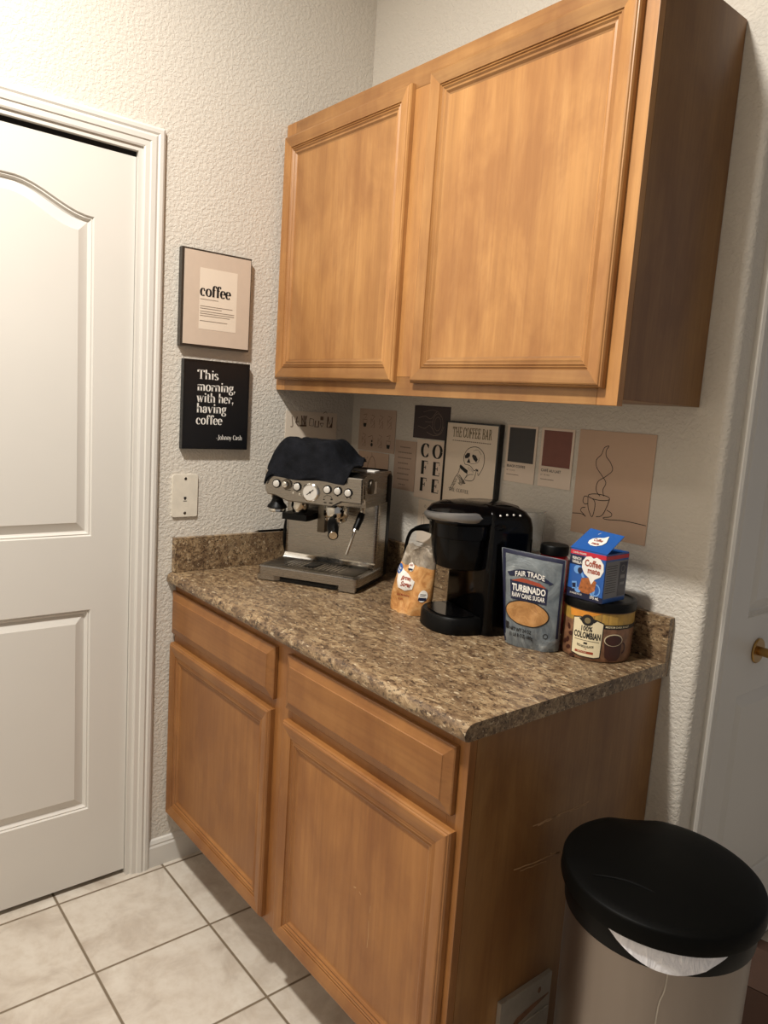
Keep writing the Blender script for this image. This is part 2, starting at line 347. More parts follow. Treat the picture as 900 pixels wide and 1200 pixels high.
GL = {' ': (.26, []),
 'c': (.42, [('A', .21, .24, .17, .24, 48, 312), ('D', .33, .36, .055)]),
 'o': (.48, [('A', .24, .24, .19, .24, 0, 360)]),
 'f': (.34, [('L', [(.14, 0), (.14, .56)]), ('A', .27, .56, .13, .17, 180, 40), ('N', [(.02, .46), (.30, .46)]), sf(.14, .01), ('D', .36, .64, .055)]),
 'e': (.43, [('A', .21, .24, .17, .24, 0, 318), ('N', [(.05, .25), (.38, .25)])]),
 'T': (.62, [('L', [(.31, 0), (.31, .7)]), ('N', [(.03, .69), (.59, .69)]), ('L', [(.03, .69), (.05, .54)]), ('L', [(.59, .69), (.57, .54)]), sf(.31, .01, .12)]),
 'h': (.54, [('L', [(.11, 0), (.11, .74)]), ('A', .27, .30, .15, .18, 180, 0), ('L', [(.42, .30), (.42, 0)]), sf(.11, .01), sf(.42, .01), ('N', [(.02, .73), (.11, .73)])]),
 'i': (.24, [('L', [(.12, 0), (.12, .48)]), ('D', .12, .65, .065), sf(.12, .01), ('N', [(.03, .47), (.12, .47)])]),
 's': (.38, [('A', .18, .36, .12, .12, 30, 250), ('A', .19, .12, .13, .12, 90, -150), ('L', [(.10, .30), (.27, .16)]), ('N', [(.30, .36), (.30, .46)])]),
 'm': (.80, [('L', [(.11, 0), (.11, .48)]), ('A', .25, .30, .14, .18, 180, 0), ('L', [(.39, .30), (.39, 0)]), ('A', .53, .30, .14, .18, 180, 0), ('L', [(.67, .30), (.67, 0)]), sf(.11, .01), sf(.39, .01), sf(.67, .01)]),
 'r': (.36, [('L', [(.11, 0), (.11, .48)]), ('A', .25, .32, .14, .15, 180, 60), ('D', .31, .41, .06), sf(.11, .01)]),
 'n': (.54, [('L', [(.11, 0), (.11, .48)]), ('A', .27, .30, .15, .18, 180, 0), ('L', [(.42, .30), (.42, 0)]), sf(.11, .01), sf(.42, .01)]),
 'g': (.44, [('A', .2, .33, .14, .15, 0, 360), ('A', .2, -.09, .17, .12, 0, 360), ('L', [(.12, .19), (.12, .06), (.3, .02)]), ('D', .38, .46, .05)]),
 ',': (.2, [('D', .09, .05, .065), ('N', [(.12, .05), (.06, -.12)])]),
 '.': (.2, [('D', .09, .05, .065)]),
 'w': (.70, [('L', [(.06, .48), (.2, 0)]), ('N', [(.2, 0), (.34, .46)]), ('L', [(.32, .48), (.47, 0)]), ('N', [(.47, 0), (.62, .48)]), sf(.07, .47), sf(.33, .47), sf(.62, .47, .06)]),
 't': (.32, [('L', [(.14, .08), (.14, .62)]), ('A', .23, .1, .09, .1, 180, 320), ('N', [(.03, .47), (.29, .47)])]),
 'a': (.46, [('L', [(.33, .34), (.33, .04)]), ('A', .2, .34, .13, .14, 0, 160), ('A', .19, .13, .13, .13, 60, 330), ('N', [(.33, .04), (.42, .04)]), ('D', .09, .36, .05)]),
 'v': (.48, [('L', [(.06, .48), (.24, 0)]), ('N', [(.24, 0), (.42, .48)]), sf(.07, .47), sf(.42, .47, .06)]),
 'y': (.48, [('L', [(.06, .48), (.24, 0)]), ('N', [(.42, .48), (.24, 0), (.14, -.2)]), sf(.07, .47), ('D', .1, -.18, .05)]),
 'J': (.40, [('L', [(.24, .69), (.24, .1)]), ('A', .13, .08, .11, .14, 0, -160), sf(.24, .69, .11)]),
 '-': (.3, [('N', [(.03, .22), (.25, .22)])]),
 'C': (.58, [('A', .3, .35, .25, .35, 40, 320), ('N', [(.5, .66), (.5, .48)]), ('N', [(.5, .22), (.5, .06)])]),
 'O': (.64, [('A', .32, .35, .27, .35, 0, 360)]),
 'F': (.52, [('L', [(.14, 0), (.14, .7)]), ('N', [(.04, .69), (.48, .69), (.48, .54)]), ('N', [(.14, .36), (.36, .36)]), ('N', [(.36, .26), (.36, .46)]), sf(.14, .01, .11)]),
 'E': (.56, [('L', [(.14, 0), (.14, .7)]), ('N', [(.04, .69), (.49, .69), (.49, .54)]), ('N', [(.14, .36), (.36, .36)]), ('N', [(.36, .26), (.36, .46)]), ('N', [(.04, .01), (.51, .01), (.51, .18)])]),
 'H': (.68, [('L', [(.14, 0), (.14, .7)]), ('L', [(.54, 0), (.54, .7)]), ('N', [(.14, .36), (.54, .36)]), sf(.14, .01), sf(.54, .01), sf(.14, .69), sf(.54, .69)]),
 'B': (.56, [('L', [(.14, 0), (.14, .7)]), ('A', .27, .53, .17, .16, 90, -90), ('A', .28, .19, .21, .18, 90, -90), ('N', [(.04, .69), (.27, .69)]), ('N', [(.14, .37), (.27, .37)]), ('N', [(.04, .01), (.28, .01)])]),
 'A': (.66, [('N', [(.1, 0), (.33, .7)]), ('L', [(.33, .7), (.56, 0)]), ('N', [(.18, .24), (.48, .24)]), sf(.1, .01), sf(.56, .01)]),
 'R': (.62, [('L', [(.14, 0), (.14, .7)]), ('A', .27, .53, .17, .16, 90, -90), ('N', [(.04, .69), (.27, .69)]), ('N', [(.14, .37), (.27, .37)]), ('L', [(.32, .37), (.54, 0)]), sf(.14, .01), sf(.54, .01, .06)]),
}

# ================================================================ SETTING
XE = 1.2723          # where the back wall ends in a rounded corner
CH = 2.93
def arch_poly(y0, y1, z0, zc, rise, n=26):      # counter-clockwise in (s, z); s grows along the wall
    top = []
    for i in range(n+1):
        t = i/n; s = y1+(y0-y1)*t; k = abs(2*t-1)
        e = 1-k
        h = rise*(.5-.5*math.cos(PI*min(1, e*1.35))) if e < 1/1.35 else rise
        top.append((s, zc+h))
    return [(y0, z0), (y1, z0)]+top
floor = struct(obj('floor', bx(-.5, 4.2, -4.2, 2.6, -.05, 0), 'tile', smooth=0))
struct(obj('ceiling', bx(-.5, 4.2, -4.2, 2.6, CH, CH+.05), 'ceil', smooth=0))
struct(obj('wall_front', bx(-.5, 2.6, -3.5, -3.4, 0, CH), 'wall_l', smooth=0))
# left wall with a door niche
DY0, DY1, DH = -1.508, -.733, 2.052
b = new(); box(b, -.14, 0, DY1, .14, 0, CH); box(b, -.14, 0, -4.2, DY0, 0, CH); box(b, -.14, 0, DY0, DY1, DH, CH); box(b, -.5, -.14, -4.2, .14, 0, CH)
struct(obj('wall_left', b, 'wall_l', smooth=0))
# back wall, rounded outside corner, return wall with a door niche
RX, RY0, RY1 = XE, .118, .885
b = new(); rr = .018
pl = [(0, 0), (XE-rr, 0)]+[(XE-rr+rr*math.sin(R(a)), rr-rr*math.cos(R(a))) for a in range(15, 91, 15)]+[(XE, RY0), (XE-.14, RY0), (XE-.14, .14), (0, .14)]
prism(b, pl, 0, CH)
struct(obj('wall_back', b, 'wall_l', smooth=40))
b = new(); box(b, XE-.14, XE, RY1, 2.6, 0, CH); box(b, XE-.14, XE, RY0, RY1, DH, CH); box(b, XE-.3, XE-.14, .1, 2.6, 0, CH)
struct(obj('wall_return', b, 'wall_l', smooth=0))

def casing(name, plane, s0, s1, h, flip=1, w=.056):
    # moulded trim: profile (distance from opening, projection), run up one side, over and down with mitres
    prof = [(0, 0), (0, .009), (.004, .011), (.016, .011), (.019, .014), (.030, .017), (.036, .014), (.041, .017), (.050, .016), (.056, .012), (.056, 0)]
    b = new(); rings = []
    for (s, z, ds, dz) in ((s0, 0, -1, 0), (s0, h, -1, 1), (s1, h, 1, 1), (s1, 0, 1, 0)):
        rings.append([plane(s+ds*d, z+dz*d, p) for d, p in prof])
    loft(b, rings); return struct(obj(name, b, 'white', smooth=25))
PL = lambda s, z, p: (p, s, z)             # left wall: s = y, faces +x
PR = lambda s, z, p: (RX+p, s, z)          # return wall: s = y, faces +x
casing('trim_1', PL, DY0, DY1, DH); casing('trim_2', PR, RY0, RY1, DH)
def jamb(name, x, s0, s1, h):
    b = new(); box(b, x-.13, x+.004, s0, s0+.012, 0, h); box(b, x-.13, x+.004, s1-.012, s1, 0, h); box(b, x-.13, x+.004, s0+.0121, s1-.0121, h-.012, h)
    box(b, x-.075, x-.062, s0+.0121, s0+.03, 0, h-.0121); box(b, x-.075, x-.062, s1-.03, s1-.0121, 0, h-.0121)
    return struct(obj(name, b, 'white', smooth=0))
jamb('trim_3', 0, DY0, DY1, DH); jamb('trim_4', RX, RY0, RY1, DH)
def panel_door(name, x, s0, s1, z0, z1, zs):
    b = new(); outer = [(s0, z0), (s1, z0), (s1, z1), (s0, z1)]
    st = .105
    gens = [lambda d: [(s0+st+d, zs[0]+d), (s1-st-d, zs[0]+d), (s1-st-d, zs[1]-d), (s0+st+d, zs[1]-d)], lambda d: arch_poly(s0+st+d, s1-st-d, zs[2]+d, zs[3]-d, .062)]
    vs = lambda P, d: [b.verts.new((x-d, s, z)) for s, z in P]
    o = vs(outer, 0); es = [b.edges.new((o[i], o[(i+1) % 4])) for i in range(4)]
    loops = []
    for P in gens:
        v = vs(P(0), 0); es += [b.edges.new((v[i], v[(i+1) % len(v)])) for i in range(len(v))]; loops.append((P, v))
    bmesh.ops.triangle_fill(b, edges=es, use_beauty=True)
    for P, v in loops:
        prev = v
        for d, dep in ((.003, .0055), (.006, .0042), (.010, .0105), (.0135, .0125), (.036, .0040), (.038, .0028)):
            cur = vs(P(d), dep)
            for i in range(len(v)): b.faces.new((prev[i], prev[(i+1) % len(v)], cur[(i+1) % len(v)], cur[i]))
            prev = cur
        b.faces.new(prev)
    ob = vs(outer, .035)
    for i in range(4): b.faces.new((o[i], ob[i], ob[(i+1) % 4], o[(i+1) % 4]))
    b.faces.new(ob[::-1])
    return struct(obj(name, b, 'white', smooth=20))
d1 = panel_door('door_1', -.008, DY0+.014, DY1-.0135,   .016, 2.026, (.240, .826, 1.030, 1.855))
struct(obj('trim_5', bx(-.060, -.011, DY0+.013, DY1-.0135, 2.0275, 2.0405), 'gap', smooth=0))
d2 = panel_door('door_2', RX-.010, RY0+.014, RY1-.014, .016, 2.032, (.240, .802, .994, 1.855))
b = new(); rod(b, (0, 0, 0), (.006, 0, 0), .031, n=28, bevel=.002); rod(b, (.006, 0, 0), (.045, 0, 0), .011)
xf(lathe([(.001, 0), (.015, .001), (.025, .008), (.027, .016), (.022, .026), (.012, .031), (.001, .032)], 28, bm=(k := new())), Matrix.Translation((.036, 0, 0)) @ Matrix.Rotation(PI/2, 4, 'Y'))
me_ = bpy.data.meshes.new('tmp'); k.to_mesh(me_); k.free(); b.from_mesh(me_); xf(b, Matrix.Translation((RX-.010, RY0+.192, .905)))
obj('door_knob', b, 'brass', d2)
b = new(); pr = [(0, 0), (.012, 0), (.012, .062), (.009, .068), (.010, .073), (.006, .083), (0, .086)]
loft(b, [[(p, DY1+.056, z) for p, z in pr], [(p, -.484, z) for p, z in pr]]); struct(obj('baseboard_left', b, 'white', smooth=20))

# ================================================================ CABINETS
PROF = [(0, .019), (0, .008), (.002, .004), (.004, .0034), (.0055, .001), (.008, .0), (.012, .0002), (.030, .0046), (.0335, .0048), (.0345, .0080), (.0385, .0057), (.0405, .0086), (.0440, .0066), (.0475, .0100), (.052, .0094), (.0565, .0138), (.060, .0148)]
def frame_piece(bm, x0, x1, z0, z1, yf, side):
    def P(d, dep):
        a = {'L': ((x0+d, z0+d), (x0+d, z1-d)), 'R': ((x1-d, z0+d), (x1-d, z1-d)), 'B': ((x0+d, z0+d), (x1-d, z0+d)), 'T': ((x0+d, z1-d), (x1-d, z1-d))}[side]
        return [(p[0], yf+dep, p[1]) for p in a]
    S = [P(d, dep) for d, dep in PROF]+[P(.060, .019)]
    rings = [[s[0] for s in S], [s[1] for s in S]]
    return loft(bm, rings)
def cab_door(parent, x0, x1, z0, z1, yf, mat='wood'):
    dr = obj('door', bx(x0+.05, x1-.05, yf+.0148, yf+.0188, z0+.05, z1-.05), mat+'v', parent, smooth=0)
    for s in 'LR': obj('stile', frame_piece(new(), x0, x1, z0, z1, yf, s), mat+'v', dr, smooth=18)
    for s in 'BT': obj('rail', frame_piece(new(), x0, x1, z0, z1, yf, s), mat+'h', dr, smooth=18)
    return dr
def drawer_front(parent, x0, x1, z0, z1, yf, mat):
    b = new(); P = [(x0, z0), (x1, z0), (x1, z1), (x0, z1)]; rings = []
    for d, dep in ((0, .019), (0, .010), (.002, .008), (.004, .0075), (.021, .0015), (.0225, 0)):
        rings.append([(p[0], yf+dep, p[1]) for p in inset(P, d)])
    loft(b, rings); return obj('drawer', b, mat, parent, smooth=15)
# upper cabinet: hung on the back wall, touching the left wall
UX, UD, UZ0, UZ1 = 1.2067, .3022, 1.4572, 2.2227
uc = thing('wall_cabinet', 'honey maple wall cabinet with two panel doors hung above the counter', 'cabinet', (0, 0, UZ0))
h = UZ1-UZ0
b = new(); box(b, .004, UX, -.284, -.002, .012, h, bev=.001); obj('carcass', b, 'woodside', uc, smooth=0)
y0, y1 = -UD, -.2842
for q0, q1, e in ((.002, .05, 0), (UX-.045, UX, 0), (.56, .66, .0455)): obj('face_frame_stile', bx(q0, q1, y0, y1, e, h-e-(.005 if e else 0), bev=.0008), 'woodv', uc, smooth=0)

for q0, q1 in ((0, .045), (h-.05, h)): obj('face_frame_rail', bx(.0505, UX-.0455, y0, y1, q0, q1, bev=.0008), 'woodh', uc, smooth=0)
cab_door(uc, .016, .573, .031, h-.040, -UD-.0195); cab_door(uc, .638, 1.178, .031, h-.036, -UD-.0195)
# base cabinet
BX = 1.198; BF = -.611
bc = thing('base_cabinet', 'maple base cabinet with two drawers over two doors under the counter', 'cabinet', (0, 0, 0))
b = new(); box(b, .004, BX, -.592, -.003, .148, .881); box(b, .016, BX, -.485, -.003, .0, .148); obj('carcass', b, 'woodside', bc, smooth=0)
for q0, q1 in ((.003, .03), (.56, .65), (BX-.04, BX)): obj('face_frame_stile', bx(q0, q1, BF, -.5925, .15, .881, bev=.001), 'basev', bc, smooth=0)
for q0, q1 in ((.0302, .5598), (.6502, BX-.0402)):
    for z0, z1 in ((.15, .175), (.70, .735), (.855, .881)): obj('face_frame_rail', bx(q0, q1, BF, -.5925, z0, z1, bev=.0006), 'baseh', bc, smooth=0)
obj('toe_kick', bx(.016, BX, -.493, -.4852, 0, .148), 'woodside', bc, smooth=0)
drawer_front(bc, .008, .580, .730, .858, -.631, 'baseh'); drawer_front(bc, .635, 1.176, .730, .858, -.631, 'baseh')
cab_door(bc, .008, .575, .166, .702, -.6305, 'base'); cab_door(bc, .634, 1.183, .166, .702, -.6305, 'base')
a = Art(lambda x, y: (BX+.0004, x, y))
for (p, q, w) in (((-.415, .655), (-.235, .650), .0016), ((-.40, .652), (-.33, .650), .002), ((-.30, .648), (-.24, .646), .0012), ((-.46, .580), (-.31, .566), .0018), ((-.44, .571), (-.36, .562), .0014), ((-.35, .574), (-.30, .560), .0024)):
    pts = [(p[0]+(q[0]-p[0])*i/9, p[1]+(q[1]-p[1])*i/9+random.uniform(-.0015, .0015)) for i in range(10)]; a.line(pts, w*1.5)
a.done('scratch', 'scratch', bc, label='pale scratch marks on the side panel')
a = Art(lambda x, y: (x, -.6305+.0148-.0004, y))
a.line([(.972, .400), (.974, .37), (.972, .34)], .0016); a.line([(.974, .434), (.973, .418)], .0014); a.line([(.917, .443), (.925, .446)], .003); a.line([(.936, .443), (.942, .440)], .0025)
a.done('scratch', 'scratch', bc, label='pale scratch marks on the right door')
# countertop, post-formed front edge, backsplashes
ct = thing('countertop', 'brown speckled granite-look countertop on top of the base cabinet', 'countertop', (0, 0, .882))
CX, CF, T = 1.2107, -.640, .032
b = new(); pf = [(-.004, 0), (CF+.010, 0), (CF+.003, .003), (CF, .010), (CF+.001, .018), (CF+.005, .025), (CF+.012, .030), (CF+.022, T), (-.004, T)]
loft(b, [[(.002, y, z) for y, z in pf], [(CX, y, z) for y, z in pf]]); obj('worktop', b, 'granite', ct, smooth=40)
p = thing('backsplash', 'long brown speckled backsplash strip along the back wall behind the coffee things', 'backsplash', (0, 0, .9144))
obj('strip', bx(.0215, CX, -.0195, -.001, 0, .1, bev=.0015), 'granite', p, smooth=0)
p = thing('backsplash', 'short brown speckled backsplash strip on the left wall beside the espresso machine', 'backsplash', (0, 0, .9144))
obj('strip', bx(.001, .0205, -.625, -.001, 0, .1, bev=.0015), 'granite', p, smooth=0)
CT = .914

# ================================================================ PICTURES ON THE LEFT WALL   (sheet x runs to +y, y up)
def left_sheet(y0, z0, x=0): return lambda a, c, d=0: (x+d, y0+a, z0+c)
# framed coffee print
fw, fh = .213, .264
p = thing('framed_print', 'dark framed coffee definition print in a beige mount above the black quote sign', 'picture', (0, -.626, 1.559))
b = new(); prism(b, [(0, 0), (fw, 0), (fw, fh), (0, fh)], .001, .020, lambda x, y, z: (z, x, y)); bevel_all(b, .0015); obj('frame', b, 'brownframe', p, smooth=0)
b = new(); prism(b, [(.007, .006), (fw-.003, .006), (fw-.003, fh-.005), (.007, fh-.005)], .0195, .0222, lambda x, y, z: (z, x, y)); obj('mount', b, 'mount', p, smooth=0)
b = new(); prism(b, [(.053, .050), (fw-.045, .050), (fw-.045, fh-.048), (.053, fh-.048)], .0221, .0226, lambda x, y, z: (z, x, y)); obj('paper', b, 'paperwhite', p, smooth=0)
mp = lambda a, c: Vector((.0230, a, c))
Art(mp).serif('coffee', .055, .141, .041, width=.094, thick=.17, thin=.045).done('lettering', 'ink', p, label='bold black word coffee')
a = Art(mp); a.rect(.055, .110, .131, .1325)
for i, (z, w) in enumerate(((.112, .10), (.106, .066), (.098, .106), (.092, .106), (.086, .092), (.072, .085))): a.rect(.055, .055+w, z, z+.0016)
a.done('small_print', 'greyink', p)
# black quote sign
sw, sh = .207, .252
p = thing('quote_sign', 'black wall sign with white quote about having coffee, above the beige wall plate', 'sign', (0, -.612, 1.272))
b = new(); prism(b, [(0, 0), (sw, 0), (sw, sh), (0, sh)], .001, .018, lambda x, y, z: (z, x, y)); bevel_all(b, .0012); obj('panel', b, 'signblack', p, smooth=0)
b = new(); pf = [(.0175, 0), (.0195, 0), (.0195, .004), (.0175, .004)]
rings = [[(q, (d if i in (0, 3) else sw-d), (d if i in (0, 1) else sh-d)) for q, d in pf] for i in (0, 1, 2, 3)]; loft(b, rings+[rings[0]], False, False); obj('edge', b, 'frameblack', p, smooth=0)
mp = lambda a, c: Vector((.0185, a, c)); a = Art(mp)
for t, z, w, x0 in (('This', .199, .066, .042), ('morning,', .166, .122, .042), ('with her,', .134, .117, .042), ('having', .104, .094, .042), ('coffee', .071, .082, .042)): a.serif(t, x0, z, .036, width=w, thick=.135)
a.serif('-Johnny Cash', .190, .028, .019, width=.084, thick=.12, align='R'); a.done('lettering', 'whiteink', p)
# telephone jack plate
p = thing('wall_plate', 'beige telephone jack wall plate on the left wall under the black sign', 'wall plate', (0, -.630, 1.074))
b = new(); prism(b, rrect(0, .077, 0, .122, .005), .0005, .006, lambda x, y, z: (z, x, y)); bevel_all(b, .002); obj('plate', b, 'plate', p)
for z in (.011, .111):
    b = new(); rod(b, (.005, .0385, z), (.0072, .0385, z), .0042, n=14, bevel=.0006); obj('screw', b, 'darksteel', p)
a = Art(lambda x, y: (.0064, x, y)); a.rect(.0345, .0425, .052, .058); a.rect(.0365, .0405, .049, .052); a.rect(.033, .044, .045, .0465); a.done('jack', 'gap', p)
# poster of scribbled capitals on left wall near the corner
p = thing('poster', 'cream poster of dark brewing pot drawings on the left wall behind the black cloth', 'poster', (0, -.262, 1.235), group='paper prints pinned up around the coffee corner')
b = new(); prism(b, [(0, 0), (.196, 0), (.196, .160), (0, .160)], .0006, .002, lambda x, y, z: (z, x, y)); obj('paper', b, 'cream', p, smooth=0)
a = Art(lambda x, y: (.0024, x, y)); z = .113
a.line([(.022, z+.03), (.026, z), (.018, z-.002)], .003, 4); a.line([(.042, z+.03), (.038, z+.012), (.048, z)], .004, 4); a.line([(.034, z+.012), (.048, z+.014)], .003)
for x in (.058, .066, .072): a.line([(x, z+.034), (x+.003, z)], .004)
a.line([(.05, z+.002), (.078, z+.002)], .005); a.line([(.058, z+.03), (.07, z+.006), (.078, z+.034)], .003)
a.line([(.09, z+.026), (.088, z+.004), (.104, z+.002), (.104, z+.024), (.09, z+.026)], .0025); a.line([(.112, z+.02), (.11, z), (.124, z), (.124, z+.02)], .0045)
a.rect(.130, .142, z+.022, z+.034); a.line([(.130, z+.012), (.144, z+.012), (.137, z), (.130, z+.012)], .003); a.line([(.14, z+.044), (.15, z+.05), (.155, z+.045)], .0015)
a.line([(.16, z+.034), (.158, z), (.176, z), (.178, z+.034), (.166, z+.01), (.16, z+.034)], .0045); a.poly([(.166, z), (.178, z), (.176, z+.016)])
a.done('drawing', 'softink', p)

# ================================================================ PRINTS ON THE BACK WALL   (sheet x runs to +x, y up)
def card(label, x0, x1, z0, z1, mat, y=-.0008, th=.0014, cat='poster'):
    p = thing('poster' if cat == 'poster' else 'colour_card', label, cat, (x0, 0, z0), group='paper prints pinned up around the coffee corner')
    obj('paper', bx(0, x1-x0, y-th, y, 0, z1-z0), mat, p, smooth=0); return p
BK = lambda x, y: (x, -.0026, y)
p = card('pale poster of eight small brewing drawings on the back wall near the corner', .042, .228, 1.282, 1.417, 'pink')
a = Art(BK); k = Art(BK)
for i in range(4):
    for j in range(2):
        cx, cy = .030+i*.042, .094-j*.062
        if (i, j) in ((0, 0), (3, 1)): k.poly([(cx-.009, cy-.006), (cx+.009, cy-.006), (cx+.006, cy-.018), (cx-.006, cy-.018)]); a.line([(cx-.010, cy-.004), (cx-.010, cy+.006), (cx+.010, cy+.006), (cx+.010, cy-.004)], .0016); a.line([(cx-.01, cy+.02), (cx+.008, cy+.024), (cx+.002, cy+.01)], .0018)
        elif (i, j) == (1, 1): k.disc(cx, cy-.012, .006); k.disc(cx, cy, .004); a.line([(cx-.02, cy+.012), (cx, cy+.018), (cx+.006, cy+.004)], .0018)
        else:
            a.line([(cx-.008, cy+.022), (cx+.009, cy+.018), (cx-.007, cy+.004), (cx+.008, cy-.004), (cx-.008, cy-.018), (cx+.009, cy-.018), (cx+.006, cy+.006)], .0018); a.line([(cx-.010, cy-.008), (cx-.010, cy+.012)], .0016)
a.done('drawing', 'softink', p); k.done('coffee_cup', 'ink', p)
p = card('small dusty print of a pot drawing just above the espresso machine top', .048, .204, 1.180, 1.279, 'tan')
a = Art(BK); a.line([(.06, .03), (.052, .05), (.062, .075), (.075, .085), (.088, .07), (.092, .045), (.082, .026), (.066, .026)], .0022, 4); a.line([(.046, .02), (.06, .028), (.09, .024), (.105, .03)], .0016, 4); a.line([(.05, .06), (.044, .07), (.05, .082)], .0014, 4); a.line([(.072, .086), (.07, .098)], .0015); a.done('drawing', 'softink', p)
p = card('narrow beige card of faint text lines left of the big black letters', .232, .332, 1.176, 1.328, 'pink')
a = Art(BK)
for i, (s, w) in enumerate(((.026, .048), (.018, .064), (.018, .066), (.020, .054), (.022, .056), (.018, .062), (.020, .06), (.028, .034))):
    for q in range(int(w/.008)): a.rect(s+q*.008, s+q*.008+.006, .132-i*.0165-.002, .132-i*.0165+.0015)
a.done('small_print', 'greyink', p)
p = card('square dark plum print with a faint line-drawn hand holding a cup', .312, .466, 1.341, 1.438, 'darkcard')
a = Art(BK); a.ring(.105, .046, .022, .03, .0012); a.ring(.105, .046, .014, .02, .001); a.line([(.02, .06), (.05, .066), (.075, .06), (.1, .082), (.118, .066)], .0012, 5); a.line([(.02, .036), (.05, .03), (.07, .04), (.085, .03)], .0012, 5); a.line([(.05, .05), (.07, .05), (.086, .052)], .0012, 5); a.line([(.06, .02), (.09, .012), (.12, .018), (.132, .04)], .0012, 5); a.line([(.04, .078), (.08, .086), (.10, .082)], .001, 5); a.done('drawing', 'greyink', p)
p = card('ivory poster with the big black letters COFEFE below the dark plum print', .334, .466, 1.163, 1.337, 'card')
a = Art(BK)
for i, (t, u) in enumerate((('C', 'O'), ('F', 'E'), ('F', 'E'))):
    for c, x in ((t, .040), (u, .092)): a.serif(c, x, .124-i*.051, .056, sx=1.08, thick=.21, thin=.04, align='C')
a.done('lettering', 'ink', p)
p = card('ivory paper with a small scoop sketch below the big COFEFE letters', .360, .468, 1.030, 1.158, 'cream')
a = Art(BK); a.ring(.03, .11, .003, .004, .001); a.line([(.02, .085), (.03, .09), (.04, .084)], .0014); a.line([(.024, .04), (.03, .06), (.026, .08)], .0014, 4); a.line([(.018, .078), (.018, .05)], .0012); a.rect(.02, .026, .04, .047); a.done('drawing', 'softink', p)
# framed skull poster, leaning frame
p = thing('framed_poster', 'thin black framed coffee bar poster of a skull drinking, behind the black pod brewer', 'picture', (.469, -.0195, 1.0143))
W_, H_ = .206, .386
fr = new()
for x0, x1, z0, z1 in ((0, .005, 0, H_), (W_-.005, W_, 0, H_), (.005, W_-.005, 0, .005), (.005, W_-.005, H_-.005, H_)): box(fr, x0, x1, -.0005, .018, z0, z1)
obj('frame', fr, 'frameblack', p, smooth=0)
obj('print', bx(.005, W_-.005, .003, .010, .005, H_-.005), 'cream', p, smooth=0)
FP = lambda x, y: (x, .0024, y)
Art(FP).serif('THE COFFEE BAR', .103, H_-.043, .038, width=.150, thick=.12, thin=.05, align='C').done('lettering', 'gold', p)
a = Art(FP)
for q in range(19): a.rect(.030+q*.0078, .030+q*.0078+.0055, H_-.055, H_-.0525)
a.done('small_print', 'greyink', p)
a = Art(FP); k = Art(FP); Q = lambda L: [((x-95+(y-110)*.075)/900*.262, H_-.006-(y-100-(x-90)*.06)/1181*.240) for x, y in L]
a.line(Q([(340, 640), (330, 590), (345, 520), (390, 450), (460, 420), (530, 430), (590, 500), (600, 590), (580, 690), (540, 770), (520, 800), (515, 760)]), .0016, 4)
a.line(Q([(340, 640), (350, 660), (400, 670), (430, 690), (470, 740), (500, 710)]), .0016, 4); a.line(Q([(500, 720), (470, 840), (430, 880), (350, 880)]), .0016, 4)
a.line(Q([(420, 650), (480, 640), (520, 620), (540, 560)]), .0009, 4); a.line(Q([(460, 470), (520, 460), (560, 520)]), .0008, 4); a.line(Q([(360, 840), (400, 800), (460, 790)]), .0012, 4)
for i in range(6): a.line(Q([(395+i*14, 690+i*9), (385+i*14, 730+i*8)]), .0008)
k.poly(Q([(350, 580), (345, 545), (380, 505), (412, 505), (415, 545), (385, 575)])); k.poly(Q([(440, 545), (450, 520), (490, 535), (515, 585), (495, 625), (460, 590)])); k.poly(Q([(400, 575), (420, 640), (372, 635)])); k.poly(Q([(275, 690), (290, 670), (385, 745), (375, 790), (340, 770), (280, 720)])); k.poly(Q([(480, 720), (520, 720), (520, 750), (500, 740)]))
a.line(Q([(275, 720), (262, 780), (215, 850), (180, 940), (140, 1020), (160, 1025), (205, 945)]), .0015, 3); a.line(Q([(380, 790), (330, 890), (295, 950), (255, 920)]), .0015, 3)
for i in range(9): a.line(Q([(235+i*12-i*i, 840+i*11), (275+i*10, 815+i*13), (300+i*3, 860+i*9)]), .0013, 3)
for i in range(5): a.line(Q([(215-i*10, 870+i*22), (245-i*8, 880+i*18)]), .0012)
a.done('drawing', 'ink', p); k.done('drawing', 'ink', p)
Art(FP).serif('THE COFFEE', .028, .188, .014, thick=.1).done('lettering', 'ink', p)
# colour cards
for x0, lab, m, t, s in ((.687, 'colour card with a charcoal swatch named black coffee', 'charcoal', 'BLACK COFFEE', 'Nº 19-1015'), (.801, 'colour card with a reddish brown swatch named cafe au lait', 'terracotta', 'CAFÉ AU LAIT', 'Nº 18-1421')):
    p = card(lab, x0, x0+.101, 1.254, 1.402, 'card', cat='colour card')
    obj('swatch', bx(.008, .094, -.0027, -.0021, .052, .142), m, p, smooth=0)
    Art(BK).text(t, .008, .038, .0068, .062, .01).done('lettering', 'ink', p)
    a = Art(BK); a.text(s, .008, .028, .004, .028); a.rect(.008, .05, .018, .0194); a.done('small_print', 'softink', p)
